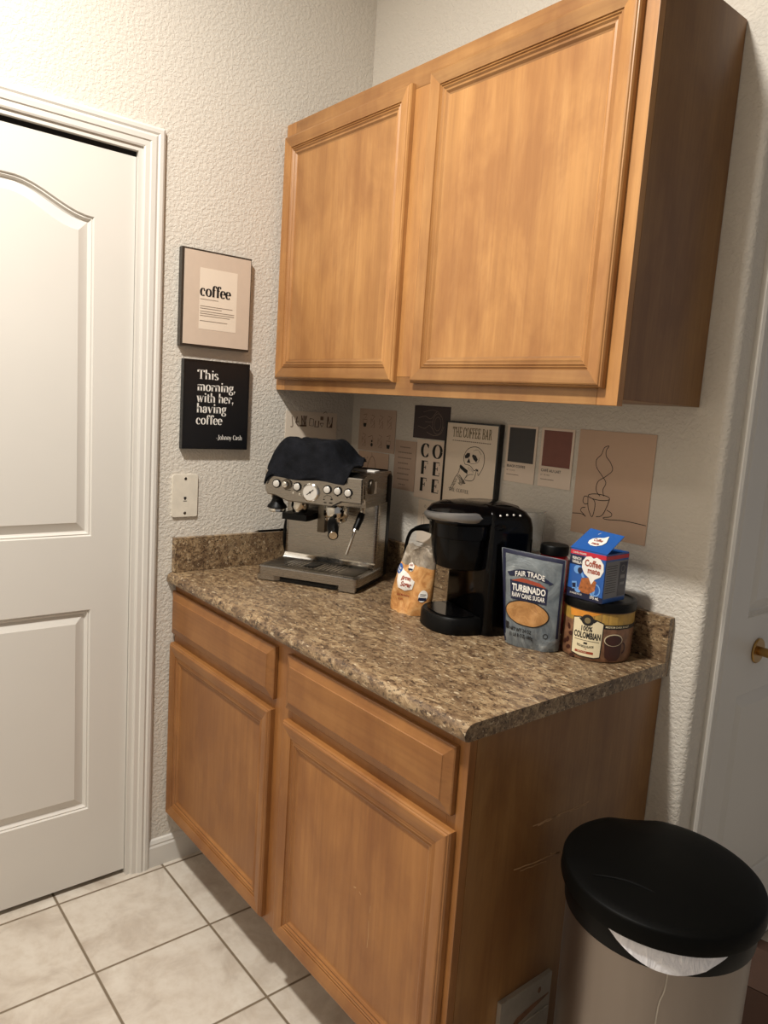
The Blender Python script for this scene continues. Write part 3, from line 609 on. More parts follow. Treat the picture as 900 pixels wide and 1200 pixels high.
# steaming cup poster
p = card('large tan poster with a line-drawn steaming cup at the right end of the wall', .916, 1.119, 1.156, 1.405, 'tan')
a = Art(BK); w = .0017; o = (.916, 1.156); Q = lambda L: [(x-o[0], y-o[1]) for x, y in L]
a.line(Q([(.913+.004, 1.201), (.943, 1.203), (.956, 1.198), (.948, 1.204), (.940, 1.211), (.944, 1.218), (.953, 1.220)]), w, 5)
a.line(Q([(.957, 1.246), (.960, 1.222), (.968, 1.206), (.975, 1.201), (.979, 1.226), (.975, 1.240), (.960, 1.246)]), w, 5)
a.ring(.987-o[0], 1.249-o[1], .030, .007, w); a.line(Q([(1.017, 1.249), (1.010, 1.226), (1.000, 1.207), (.985, 1.202)]), w, 5)
a.line(Q([(.957, 1.246), (.947, 1.246), (.944, 1.234), (.950, 1.228), (.959, 1.230)]), w, 5)
a.line(Q([(1.012, 1.222), (1.026, 1.216), (1.024, 1.208), (1.005, 1.203), (1.015, 1.200), (1.06, 1.204), (1.117, 1.202)]), w, 5)
a.line(Q([(.990, 1.252), (.978, 1.264), (.980, 1.285), (1.000, 1.300), (1.016, 1.316), (1.008, 1.334), (.996, 1.346), (.994, 1.360), (1.000, 1.371), (.988, 1.366), (.982, 1.350), (.970, 1.336), (.973, 1.318), (.990, 1.300), (1.002, 1.285), (.996, 1.268), (1.000, 1.253)]), w, 5)
a.done('drawing', 'ink', p)
# outlet with plug and cord
p = thing('wall_outlet', 'white electrical outlet plate low on the back wall beside the pod brewer', 'outlet', (.425, 0, 1.018))
b = new(); prism(b, rrect(0, .072, 0, .112, .005), .0005, .006, lambda x, y, z: (x, -z, y)); bevel_all(b, .0018); obj('plate', b, 'plate', p)
a = Art(lambda x, y: (x, -.0064, y))
for z in (.036, .078):
    for x in (.029, .041): a.rect(x, x+.002, z, z+.009)
a.done('slot', 'gap', p)
p = thing('power_plug', 'black power plug and cord curving down behind the brown sugar bag', 'plug', (.45, -.0075, 1.085))
b = new(); tube(b, [(.018, 0, -.001), (.018, -.016, 0), (.006, -.030, .001), (-.018, -.038, .000), (-.045, -.042, -.008)], lambda t: .015 if t < .45 else .015-.009*(t-.45)/.55, 16); obj('plug_head', b, 'blackm', p)
b = new(); tube(b, [(-.044, -.042, -.008), (-.062, -.043, -.02), (-.074, -.044, -.045), (-.078, -.045, -.080), (-.070, -.05, -.12), (-.03, -.06, -.155), (.03, -.065, -.1655)], .0052, 12); obj('cord', b, 'blackm', p)

# ================================================================ ESPRESSO MACHINE
em = thing('espresso_machine', 'stainless steel espresso machine in the corner with a black cloth on top', 'coffee machine', (.317, -.369, CT), R(30.7))
# drip tray base
b = new(); P = [(-.152, 0), (-.1, 0), (-.085, .010), (.075, .010), (.09, 0), (.150, 0)]
rings = []
fp = lambda ins, z: [(x, y, z) for x, y in rrect(-.156+ins, .156-ins, 0+ins, .20, .016, 5)]
loft(b, [fp(.002, .017), fp(.0, .018), fp(.0, .040), fp(.003, .0425)]); prism(b, [(-.153, .0005), (-.100, .0005), (-.088, .012), (-.153, .012)], .003, .0178, lambda x, y, z: (x, y, z)); prism(b, [(.148, .0005), (.100, .0005), (.088, .012), (.148, .012)], .003, .0178, lambda x, y, z: (x, y, z)); obj('drip_tray', b, 'steel', em)
b = new(); box(b, -.145, .145, .012, .19, .001, .0105); box(b, -.145, .145, .014, .19, .0105, .0168); obj('foot', b, 'rubber', em)
b = new(); box(b, -.140, .138, .016, .150, .0424, .0445, bev=.001); obj('drip_grate', b, 'darksteel', em)
b = new()
for i in range(15): box(b, -.09+i*.012, -.0855+i*.012, .04, .125, .0444, .0452)
obj('grate_bar', b, 'steel', em)
b = new(); box(b, -.035, .0, .05, .11, .0452, .0468, bev=.0006); obj('grate_insert', b, 'blackm', em)
# rear body
b = new(); fp = lambda z, i=0: [(x, y, z) for x, y in rrect(-.150+i, .150-i, .152+i, .252-i, .014, 5)]
loft(b, [fp(.012), fp(.235)]); obj('back_body', b, 'steel', em)
b = new(); prism(b, [(.152, .0425), (.140, .0425), (.146, .048), (.152, .058)], -.146, .146, lambda a, c, z: (z, a, c)); obj('splash_lip', b, 'chrome', em)
# upper housing with control panel
b = new()
side = [(.050, .232), (.252, .232), (.252, .312), (.246, .322), (.235, .326), (.055, .326), (.028, .318)]
loft(b, [[(-.146, y, z) for y, z in side], [(.147, y, z) for y, z in side]]); bevel_all(b, .004, 2, 20); obj('housing', b, 'steel', em)
b = new(); poly = [(-.148, .258), (-.141, .247), (-.118, .246), (-.078, .233), (.060, .231), (.088, .247), (.146, .246), (.148, .250), (.148, .317), (-.148, .317)]
def cp(x, z, d): return (x, .0290-d-(z-.246)*.06, z)
loft(b, [[cp(x, z, 0) for x, z in poly], [cp(x, z, .012) for x, z in inset(poly, .0)], [cp(x, z, .015) for x, z in inset(poly, .003)]]); obj('control_panel', b, 'steel', em, smooth=25)
def dial(name, x, z, prof, mat, n=24, parent=em):
    k = lathe([(r, q) for r, q in prof], n); y = .029-.015-(z-.246)*.06
    xf(k, Matrix.Translation((x, y, z)) @ Matrix.Rotation(PI/2, 4, 'X')); return obj(name, k, mat, parent)
for x, z in ((-.110, .280), (-.046, .277), (.046, .278), (.077, .277), (.108, .275)):
    o = dial('button', x, z, [(.0125, 0), (.0125, .003), (.010, .004)], 'black', 22); dial('button_cap', x, z, [(.0095, .003), (.0095, .0055), (.008, .0065)], 'dialface', 22, o)
o = dial('dial', -.078, .281, [(.0145, 0), (.0145, .004), (.012, .005)], 'darksteel', 24); dial('dial_knob', -.078, .281, [(.009, .004), (.0085, .016), (.006, .0175)], 'chrome', 20, o)
o = dial('pressure_gauge', -.004, .2655, [(.0255, 0), (.0255, .006), (.0225, .008), (.0215, .006)], 'chrome', 36); dial('gauge_face', -.004, .2655, [(.0212, .004), (.0212, .0062)], 'dialface', 32, o)
a = Art(lambda x, z: (x, .0290-.015-(z-.246)*.06-.0068, z)); a.line([(-.014, .258), (.006, .274)], .0022); a.disc(-.004, .2655, .003); a.done('gauge_needle', 'blackm', o)
a = Art(lambda x, z: (x, .0290-.0153-(z-.246)*.06, z)); a.ring(.048, .254, .012, .008, .001, 0, 180); a.rect(.034, .038, .248, .251); a.rect(.056, .062, .250, .254); a.rect(.036, .044, .240, .2425); a.rect(.052, .062, .240, .243); a.rect(.074, .079, .262, .265); a.rect(.102, .107, .260, .263); a.rect(.112, .117, .260, .263); a.rect(-.085, -.066, .264, .2655); a.rect(-.05, -.04, .262, .263)
a.done('marking', 'blackm', em)
for x, z in ((-.058, .258), (-.038, .2565)): dial('indicator_light', x, z, [(.0035, 0), (.0035, .0015), (.002, .002)], 'chrome', 12)
# group head and portafilter
b = lathe([(.033, .193), (.036, .198), (.036, .222), (.030, .236)], 32, .045, .085); obj('group_head', b, 'chrome', em)
pf_ = obj('portafilter', lathe([(.022, .178), (.031, .184), (.033, .196), (.033, .202)], 32, .045, .085), 'chrome', em)
b = new(); rod(b, (.047, .052, .190), (.056, .035, .186), .009); tube(b, [(.055, .037, .187), (.066, .015, .180), (.080, -.012, .171), (.090, -.034, .164)], lambda t: .0125+.0035*math.sin(PI*min(1, t*1.1)), 18, 6); obj('handle', b, 'blackm', pf_)
b = new(); d = Vector((.010, -.022, -.007)).normalized(); e0 = Vector((.090, -.034, .164)); rod(b, e0, e0+d*.004, .0145, n=28, bevel=.001); obj('handle_cap', b, 'blackm', pf_)
b = new(); rod(b, e0+d*.0035, e0+d*.0055, .0112, n=28, bevel=.0006); obj('handle_disc', b, 'chrome', pf_)
b = new(); rod(b, (.038, .075, .178), (.036, .072, .166), .005); rod(b, (.054, .078, .178), (.056, .075, .166), .005); obj('spout', b, 'chrome', pf_)
# grinder outlet with cradle
obj('grinder_outlet', lathe([(.021, .197), (.022, .204), (.026, .212), (.026, .236)], 28, -.066, .075), 'chrome', em)
b = new(); prism(b, [(-.106, .045), (-.03, .045), (-.026, .06), (-.03, .152), (-.10, .152), (-.112, .06)], .176, .194); bevel_all(b, .004); obj('grinder_cradle', b, 'blackm', em)
b = new(); box(b, -.020, .004, .10, .153, .14, .233, bev=.003); obj('grinder_chute', b, 'darksteel', em)
# tamper at left under panel
o = obj('tamper', lathe([(.016, .246), (.015, .232), (.019, .222), (.027, .213), (.029, .207)], 28, -.126, .05), 'blackm', em)
obj('tamper_base', lathe([(.024, .2069), (.026, .204), (.026, .198), (.024, .196)], 28, -.126, .05), 'chrome', o)
# steam wand
o = obj('steam_wand', rod(rod(new(), (.128, .075, .236), (.130, .068, .216), .008), (.130, .068, .216), (.123, .035, .165), .007), 'chrome', em)
b = new(); tube(b, [(.130, .067, .214), (.128, .056, .197), (.124, .040, .172)], lambda t: .0105-.003*abs(t-.4), 16); obj('wand_grip', b, 'blackm', o)
b = new(); rod(b, (.124, .040, .172), (.106, .030, .102), .0036, .0042); obj('wand_tip', b, 'chrome', o)
# side lever, top plate, cord
b = new(); xf(lathe([(.021, 0), (.021, .006), (.018, .008)], 28, bm=b), Matrix.Translation((.1465, .078, .290)) @ Matrix.Rotation(PI/2, 4, 'Y')); xf(b, Matrix.Diagonal((1, .75, 1, 1)) @ Matrix.Translation((0, .026, 0))); obj('steam_dial', b, 'darksteel', em)
obj('side_badge', bx(.1465, .1485, .108, .124, .268, .302, bev=.0006), 'whiteink', em)
b = new(); fp = lambda z, i=0: [(x, y, z) for x, y in rrect(-.152+i, .151-i, .205+i, .262-i, .02, 5)]
loft(b, [fp(.010), fp(.31), fp(.322, .006), fp(.328, .014)]); obj('water_tank', b, 'blackm', em)
obj('cup_warmer', bx(.05, .135, .135, .175, .3262, .3295, bev=.001), 'whiteink', em)  # stainless plate coloured white, its bright reflection painted in
b = lathe([(.070, .326), (.074, .332), (.078, .362), (.070, .374), (.02, .378)], 32, -.042, .118); obj('bean_hopper', b, 'black', em)
b = new(); tube(b, [(-.148, .20, .19), (-.162, .185, .15), (-.164, .18, .09), (-.16, .19, .05), (-.152, .22, .012)], .0055, 10); obj('power_cord', b, 'blackm', em)
Art(lambda x, z: (x, .0290-.0153-(z-.246)*.06, z)).rect(.1, .1001, .28, .2801).done('marking', 'blackm', em)
# cloth draped over the top
def smoothstep(a, b_, x): t = max(0, min(1, (x-a)/(b_-a))); return t*t*(3-2*t)
b = new(); nu, nv = 66, 56; G = []
for j in range(nv+1):
    row = []
    for i in range(nu+1):
        s, t = i/nu, j/nv
        u = -.150+.246*s; v = -.012+.226*t
        u += .007*math.sin(t*8+.6)*(1-s)+.020*math.sin(t*4.4)*s
        ridge = smoothstep(-.165, -.108, u)*(1-smoothstep(.028, .088, u))
        zz = .334+.068*ridge*smoothstep(-.004, .050, v)*(1-.5*smoothstep(.17, .22, v))
        zz += .012*noise.noise(Vector((u*17, v*17, 3)))+.005*noise.noise(Vector((u*45, v*45, 8)))+.010*smoothstep(.02, .1, u)*smoothstep(.02, .06, v)
        zz = max(zz, .3335)
        if v < .030:
            k = min(1, (.030-v)/.034); hem = .2985+.0025*math.sin(s*11)-.012*smoothstep(.12, 0, s); zz = zz*(1-k)+hem*k
            v = .0035+.024*(1-k)**1.5
        if u < -.132:
            k = min(1, (-.132-u)/.018); zz -= .020*k*k+.010*k*math.sin(t*13)
        if u > .055 and t > .5: zz += .010*smoothstep(.055, .095, u)
        row.append(b.verts.new((u, v, zz)))
    G.append(row)
for j in range(nv):
    for i in range(nu): b.faces.new((G[j][i], G[j][i+1], G[j+1][i+1], G[j+1][i]))
o = obj('cloth', b, 'cloth', None, smooth=80); o.matrix_world = em.matrix_basis.copy(); tag(o, 'crumpled black cloth draped over the top of the espresso machine', 'cloth')
md = o.modifiers.new('thickness', 'SOLIDIFY'); md.thickness = .004; md.offset = 1

# ================================================================ POD BREWER
kb = thing('pod_coffee_maker', 'glossy black pod coffee maker with silver handle at the middle of the counter', 'coffee machine', (.766, -.321, CT), R(-15))
def dplan(hw, v0, v1, z, n=14, e=2.4):      # flat back, round front
    pts = []
    vr = v0+hw*.95
    for i in range(n+1):
        a = PI+PI*i/n; c, s_ = math.cos(a), math.sin(a)
        pts.append((hw*math.copysign(abs(c)**(2/e), c), vr+(vr-v0)*math.copysign(abs(s_)**(2/e), s_), z))
    pts += [(hw, v1-.02, z), (hw-.006, v1-.006, z), (hw-.02, v1, z), (-hw+.02, v1, z), (-hw+.006, v1-.006, z), (-hw, v1-.02, z)]
    return pts
b = new(); loft(b, [dplan(.082, .000, .125, 0), dplan(.084, -.003, .125, .004), dplan(.083, -.002, .125, .034), dplan(.079, .002, .125, .040)]); obj('base', b, 'blackm', kb)
b = new(); loft(b, [dplan(.070, .012, .096, .0402), dplan(.070, .012, .096, .0425)]); obj('drip_tray', b, 'black', kb)
b = new(); tw = lambda z, i=0, f=0: [(x, y, z) for x, y in rrect(-.1+i, .1-i, .098+i+f, .222-i, .022, 6)]
loft(b, [tw(0, .002), tw(.004), tw(.235, .001), tw(.256, .002), tw(.276, .006, -.006), tw(.291, .016, -.016), tw(.301, .032, -.03), tw(.305, .048, -.04)]); obj('body', b, 'black', kb)
b = new(); loft(b, [dplan(.058, .026, .13, .148), dplan(.066, .018, .13, .152), dplan(.072, .012, .13, .188), dplan(.074, .008, .13, .222), dplan(.078, .004, .13, .224), dplan(.079, .002, .13, .256)]); obj('brew_head', b, 'black', kb)
b = new(); loft(b, [dplan(.080, -.004, .19, .2562), dplan(.086, -.008, .19, .262), dplan(.085, -.006, .20, .278), dplan(.077, .004, .20, .292), dplan(.060, .025, .20, .301), dplan(.032, .06, .18, .3065)]); obj('lid', b, 'black', kb)
b = new(); rings = []
for i in range(41):
    t = i/40; a = R(-172+164*t); rx, ry = .0935, .098
    cx, cy = rx*math.cos(a), .086+ry*math.sin(a); th = .0042+.0075*t; th = th*min(1, math.sqrt(max(0, 1-((t-.93)/.07)**2)) if t > .93 else 1)+.0004
    nx, ny = math.cos(a), math.sin(a); zc = .266+.012*t
    rings.append([(cx+nx*q[0], cy+ny*q[0], zc+q[1]*th) for q in ((-.006, -1), (.000, -1), (.003, -.6), (.0045, 0), (.003, .7), (-.001, 1), (-.006, 1))])
loft(b, rings); obj('handle', b, 'silver', kb)
for (v, z) in ((.122, .2830), (.140, .2850), (.158, .2850), (.176, .2835)):
    k = lathe([(.0026, 0), (.0026, .0018), (.0016, .0026)], 12); xf(k, Matrix.Translation((.0890, v, z)) @ Matrix.Rotation(R(50), 4, 'Y')); obj('button', k, 'dialface', kb)
k = lathe([(.012, 0), (.012, .002), (.009, .0035)], 20); xf(k, Matrix.Translation((.0975, .118, .258)) @ Matrix.Rotation(R(70), 4, 'Y') @ Matrix.Diagonal((.6, 1.3, 1, 1))); obj('power_button', k, 'black', kb)

# ================================================================ BAGS, CANS, CARTON
# brown sugar bag
sb = thing('sugar_bag', 'clear plastic bag of brown sugar with rumpled open top beside the pod coffee maker', 'bag', (.641, -.262, CT), R(12))
def bagpt(a, c, front, w=.058, H=.172, T=.032):
    e = 1-abs(a)**2.6; k = c
    th = T*(1-.62*k**1.5)*max(0, e)**.55
    ww = w*(1.0-.12*k+.05*math.sin(k*5))
    x = a*ww*1.04+.024*k**1.5; y = (-th if front else th*.8)
    rg = noise.noise(Vector((a*2.2, k*3.5, 1.7 if front else 9)))
    y += (-1 if front else 1)*.012*rg*max(0, e)
    z = H*k*(1-.05*abs(a))+(.010*noise.noise(Vector((a*3, 5, 2)))*k)+.004*(1-e)*(1-k)
    if k > .98 : z += .006*math.sin(a*7)
    return Vector((x, y, max(z, 0)))
def sheet_bag(fn, k0, k1, na=28, nk=16):
    b = new(); rows = []
    for j in range(nk+1):
        k = k0+(k1-k0)*j/nk
        rows.append([tuple(fn(-1+2*i/na, k, True)) for i in range(na+1)]+[tuple(fn(1-2*i/na, k, False)) for i in range(1, na)])
    return loft(b, rows, k0 == 0, True)
obj('filled_body', sheet_bag(bagpt, 0, .74), 'sugarbag', sb, smooth=70)
obj('loose_top', sheet_bag(lambda a, c, f: bagpt(a, c, f), .7405, 1.0, 28, 7), 'clearfilm', sb, smooth=70)
def on_bag(off): return lambda x, y: bagpt(x/.080*1.0, y/.172, True)+Vector((0, -off, 0))
Art(on_bag(.0012), 3).poly([(-.060, .112), (-.045, .118), (-.02, .104), (.022, .088), (.018, .066), (-.008, .058), (-.034, .066), (-.05, .085)]).done('label', 'whiteink', sb, label='white label blob')
a = Art(on_bag(.0020), 2); a.text('Brown', -.032, .086, .011, .040, .03); a.text('Sugar', -.026, .070, .012, .040, .03); a.done('lettering', 'rust', sb)
Art(on_bag(.0016), 3).disc(-.058, .112, .0125).done('badge', 'blue', sb, label='round blue badge')
a = Art(on_bag(.0024), 1); a.text('Great', -.058, .113, .005, .016, .02, 'C'); a.text('Value', -.058, .106, .005, .017, .02, 'C'); a.done('lettering', 'whiteink', sb)
Art(on_bag(.0014), 3).poly([(-.028, .128), (-.010, .132), (.004, .124), (.004, .112), (-.008, .108), (-.02, .114)]).done('label', 'whiteink', sb)
a = Art(on_bag(.0022), 2); a.text('LIGHT', -.012, .122, .005, .018, .02, 'C'); a.done('lettering', 'rust', sb); Art(on_bag(.0022), 2).poly([(-.024, .1155), (.002, .1165), (.002, .1125), (-.018, .1105)]).done('badge', 'navy', sb)
Art(on_bag(.0016), 3).disc(.060, .054, .012, .016).done('badge', 'whiteink', sb); a = Art(on_bag(.0022), 2); a.rect(.050, .070, .042, .050); a.rect(.052, .068, .058, .0595); a.rect(.052, .066, .054, .0555); a.done('badge', 'navy', sb)
a = Art(on_bag(.0014), 2); a.text('Dark Molasses', -.040, .044, .006, .050, .015); a.text('NET WT', -.034, .032, .005, .022, .01); a.done('lettering', 'rust', sb)
# turbinado pouch
tp = thing('sugar_pouch', 'grey foil stand-up pouch of turbinado cane sugar with an oval window', 'pouch', (.988, -.206, CT), R(23))
PW, PH = .0675, .213
def pou(a, c, front):
    k = c; e = max(0, 1-abs(a)**3); th = .030*(1-k)**.7*e**.5+.0015
    if k < .1: th *= .82+1.8*k
    ww = PW*(.93+.16*k)
    y = -th if front else th
    y += (-.005 if front else .004)*noise.noise(Vector((a*2.5, k*4, 4)))*e*(1 if k < .9 else .2)
    return Vector((a*ww-.012*k, y-.010*k+.008, PH*k+.003*(1-e)*(1-k)+.004*k*-a))
obj('pouch_body', sheet_bag(pou, 0, 1, 30, 22), 'foil', tp, smooth=70)
def on_p(off): return lambda x, y: pou(x/PW, y/PH, True)+Vector((0, -off, 0))
a = Art(on_p(.0006), 3); a.poly([(-.0655, .004), (-.058, .004), (-.0585, .21), (-.0655, .212)]); a.poly([(-.0655, .2035), (.0655, .2035), (.0655, .2125), (-.0655, .2125)]); a.poly([(.0615, .03), (.0655, .03), (.0655, .212), (.0615, .212)]); a.done('border', 'navy', tp, label='navy border strip')
a = Art(on_p(.0012), 3); n = 22
arc = [(-.048+.088*i/n, .165+.014*math.sin(PI*i/n)-.006*i/n) for i in range(n+1)]; arc2 = [(.040-.088*i/n, .153+.006*math.sin(PI*(1-i/n))+.002*i/n) for i in range(n+1)]
a.poly(arc+[(.048, .156), (.036, .149)]+arc2+[(-.054, .163)]); a.poly([(-.044, .106), (.037, .106), (.037, .142), (-.047, .148)]); a.done('label', 'navy', tp)
Art(on_p(.0016), 3).poly([(-.044, .146), (-.02, .156), (.02, .152), (.034, .143), (-.01, .147)]).done('picture', 'rust', tp)
a = Art(on_p(.0022), 2); wv = lambda x, y: (x, y+.010*math.cos(x/.05*1.5)-.004); a.text('FAIR TRADE', -.003, .156, .0115, .064, .02, 'C', wv); a.text('TURBINADO', -.004, .126, .0145, .075, .03, 'C'); a.text('RAW CANE SUGAR', -.004, .112, .010, .074, .02, 'C'); a.done('lettering', 'whiteink', tp)
Art(on_p(.0010), 4).disc(-.006, .079, .0515, .029, 40).done('window_rim', 'ink', tp)
Art(on_p(.0016), 4).disc(-.006, .079, .0490, .0265, 40).done('window', 'sugarwin', tp, label='oval window showing golden sugar')
a = Art(on_p(.0012), 2); a.text('NET WT 24 OZ', -.046, .036, .0075, .054, .02); a.text('(1 LB 8 OZ) 680g', -.046, .024, .0075, .058, .02); a.ring(.040, .036, .005, .005, .0016); a.rect(-.0565, -.0485, .036, .052); a.done('lettering', 'ink', tp)
# coffee can
CCX, CCY, CR = 1.084, -.100, .0765
cc = thing('coffee_can', 'round Colombian coffee canister with black lid at the right end of the counter', 'can', (CCX, CCY, CT))
obj('can_body', lathe([(.070, 0), (.0745, .002), (CR-.001, .006), (CR, .012), (CR, .108), (CR-.001, .112), (CR-.003, .114)], 64), 'canbrown', cc)
obj('lid', lathe([(CR-.001, .1105), (CR+.0025, .1115), (CR+.0028, .126), (CR+.001, .130), (CR-.004, .1312), (CR-.007, .1285), (.0, .1285)], 64, cap1=True), 'blackm', cc)
A0 = math.atan2(-1.41, .92)        # direction from the can towards the viewer
def on_c(off): return lambda x, y: Vector(((CR+off)*math.cos(A0+x/CR), (CR+off)*math.sin(A0+x/CR), y))
Art(on_c(.0003), 4).poly([(-.115, .084), (.115, .084), (.115, .109), (-.115, .109)]).done('band', 'canyellow', cc)
Art(on_c(.0005), 4).poly([(-.066, .1085), (-.062, .092), (-.02, .096), (.01, .1085)]).done('band', 'orange', cc)
Art(on_c(.0006), 4).poly([(.010, .076), (.115, .076), (.115, .085), (.010, .085)]).done('band', 'ink', cc)
a = Art(on_c(.0009), 2); a.text('MEDIUM DARK ROAST', .018, .0785, .004, .058, .02); a.done('lettering', 'creamlabel', cc)
a = Art(on_c(.0008), 4); lab = [(-.050, .014), (-.030, .010), (0, .010), (.011, .013), (.013, .086), (-.004, .092), (-.036, .094), (-.052, .090)]; a.poly([(x+(.0018 if x > -.02 else -.0018), y+(.0018 if y > .05 else -.0018)) for x, y in lab]); a.done('label_edge', 'ink', cc)
Art(on_c(.0011), 4).poly(lab).done('label', 'creamlabel', cc)
a = Art(on_c(.0015), 3); a.disc(-.020, .090, .0135, .0125); a.poly([(-.040, .092), (-.02, .098), (.0, .091), (-.006, .086), (-.034, .086)]); a.text('100%', -.020, .066, .011, .024, .03, 'C'); a.text('COLOMBIAN', -.019, .050, .0135, .058, .035, 'C'); a.rect(-.046, .008, .0445, .0455)
a.rect(-.024, -.016, .037, .041); a.text('RICH BOLD FLAVOR', -.020, .029, .005, .036, .02, 'C', lambda x, y: (x, y+((x+.02)/.02)**2*.003)); a.done('lettering', 'ink', cc)
a = Art(on_c(.0019), 3); a.disc(-.020, .0895, .0065); a.done('emblem', 'gold', cc)
a = Art(on_c(.0015), 3); a.rect(-.042, -.002, .0165, .0215); a.text('*', -.020, .022, .006); a.done('label_band', 'rust', cc)
a = Art(on_c(.0019), 1); a.text('GROUND', -.036, .0178, .0028, .02); a.done('lettering', 'creamlabel', cc)
a = Art(on_c(.0007), 4); a.poly([(.018, .050), (.022, .014), (.032, .006), (.050, .006), (.058, .016), (.060, .052)]); a.ring(.062, .034, .008, .011, .004, -90, 90); a.done('mug_picture', 'mugbrown', cc)
Art(on_c(.0010), 4).disc(.039, .052, .0215, .0135).done('mug_picture', 'creamlabel', cc); Art(on_c(.0013), 4).disc(.039, .0515, .0195, .0118).done('mug_picture', 'mugbrown', cc)
a = Art(on_c(.0007), 3)
for x, y, q in ((-.062, .02, .4), (-.066, .036, 1.2), (-.058, .052, .2), (-.066, .066, 2), (-.075, .03, .9), (-.05, .005, .5)): a.disc(x, y, .007, .0045, 16, q)
a.done('bean_picture', 'mugbrown', cc)
# creamer carton on the can
BW, BD, BH = .088, .088, .106
cb = thing('creamer_carton', 'blue coffee creamer carton with raised flap on top of the coffee can', 'carton', (1.090, -.1490, CT+.1313), R(2))
b = new()
x0, x1, y0, y1 = -BW/2, BW/2, -BD/2+.022, BD/2+.022
for s in ((x0, x1, y0, y0+.0012), (x0, x1, y1-.0012, y1), (x0, x0+.0012, y0, y1), (x1-.0012, x1, y0, y1)): box(b, *s, 0, BH)
box(b, x0, x1, y0, y1, 0, .0015); obj('box', b, 'blue', cb, smooth=0)
obj('inside', bx(x0+.002, x1-.002, y0+.002, y1-.002, .002, .07), 'boxin', cb, smooth=0)
# flap hinged on the front top edge, rising to the back
b = new(); fl = [(x0-.002, y0, BH), (x1+.001, y0, BH), (x1+.004, y0+.055, BH+.036), (x0+.010, y0+.052, BH+.040)]
loft(b, [fl, [(x, y-.0008, z+.0012) for x, y, z in fl]]); obj('flap', b, 'blue', cb, smooth=0)
def on_f(off): 
    return lambda x, y: Vector((x, y0-off, y))
def on_r(off): return lambda x, y: Vector((x1+off, y0+x, y))
fv0, fvx, fvy = Vector(fl[0]), Vector(fl[1])-Vector(fl[0]), (Vector(fl[2])+Vector(fl[3])-Vector(fl[0])-Vector(fl[1]))/2
fn_ = fvx.cross(fvy).normalized()
def on_flap(off): return lambda x, y: fv0+fvx*(x)+fvy*(y)+fn_*(.0014+off)
h2 = lambda cx, cy, s: [(cx+s*px, cy+s*py) for px, py in ((0, -1.5), (.3, -1.0), (.85, -.65), (1.12, -.1), (1.05, .5), (.7, .9), (.3, 1.0), (0, .85), (-.3, 1.0), (-.75, .9), (-1.1, .45), (-1.1, -.15), (-.8, -.65), (-.3, -.95))]
Art(on_f(.0004)).rect(x0, x1, .094, .1035).done('band', 'red', cb); Art(on_f(.0004)).poly([(x0, .0), (x1, .0), (x1, .012), (x0, .020)]).done('band', 'navy', cb)
Art(on_f(.0005)).rect(x0, x0+.036, .072, .093).done('label', 'navy', cb)
a = Art(on_f(.0009)); a.text('FRENCH', x0+.006, .083, .006, .022, .02); a.text('VANILLA', x0+.006, .075, .006, .024, .02); a.text('COFFEE CREAMER', x0+.006, .0965, .0035, .034, .01); a.text('24 SINGLES 9 FL OZ', x0+.008, .0075, .0035, .030, .01); a.text('375 mL', x0+.058, .006, .006, .022, .02); a.done('lettering', 'whiteink', cb)
Art(on_f(.0008)).poly(h2(.014, .072, .024)).done('emblem', 'whiteink', cb, label='white heart-shaped emblem')
a = Art(on_f(.0012)); a.text('Coffee', .014, .074, .014, .040, .03, 'C'); a.text('mate', .018, .060, .012, .030, .03, 'C'); a.done('lettering', 'rust', cb)
a = Art(on_f(.0006)); a.poly([(-.016, .020), (-.010, .046), (.010, .050), (.026, .044), (.024, .024), (.010, .014), (-.006, .014)]); a.done('coffee_picture', 'coffee', cb)
a = Art(on_f(.0005)); a.disc(-.017, .018, .008, .006); a.disc(.018, .024, .007, .012); a.ring(.026, .026, .010, .012, .003); a.poly([(-.034, .034), (-.022, .036), (-.020, .020), (-.032, .018)]); a.disc(-.022, .062, .010, .009); a.disc(-.008, .050, .003, .010, 12, .5); a.done('cream_picture', 'lightblue', cb)
a = Art(on_f(.0008)); a.disc(-.016, .061, .006, .007); a.poly([(-.033, .030), (-.024, .032), (-.023, .022), (-.031, .021)]); a.done('cup_picture', 'navy', cb)
Art(on_r(.0004)).rect(.002, BD-.002, .010, BH-.016).done('side_print', 'greyprint', cb); Art(on_r(.0005)).rect(0, BD, .094, .1025).done('band', 'red', cb)
a = Art(on_r(.0008)); a.rect(.054, .084, .012, .086)
a.done('side_panel', 'navy', cb)
a = Art(on_r(.0008))
for i in range(12): a.rect(.006, .046, .022+i*.0052, .0232+i*.0052)
a.done('small_print', 'ink', cb)
a = Art(on_r(.0012)); a.ring(.068, .072, .007, .007, .0015); a.rect(.060, .078, .050, .058); a.rect(.060, .078, .036, .042); a.done('side_mark', 'greyprint', cb)
Art(on_flap(.0004)).poly([(.5+.20*px, .46+.20*py) for px, py in ((-1.1, 0), (-.9, .6), (-.3, 1.0), (.3, 1.2), (.75, 1.75), (.95, .9), (1.1, .3), (.9, -.5), (.3, -1), (-.4, -1), (-.95, -.6))]).done('emblem', 'whiteink', cb)
a = Art(on_flap(.0008)); a.text('Coffee', .5, .48, .13, .24, .03, 'C'); a.text('mate', .5, .32, .12, .2, .03, 'C'); a.done('lettering', 'rust', cb)
Art(on_flap(.0004)).poly([(.24, .74), (.36, .82), (.40, .92), (.28, .90), (.20, .84)]).done('mark', 'whiteink', cb)
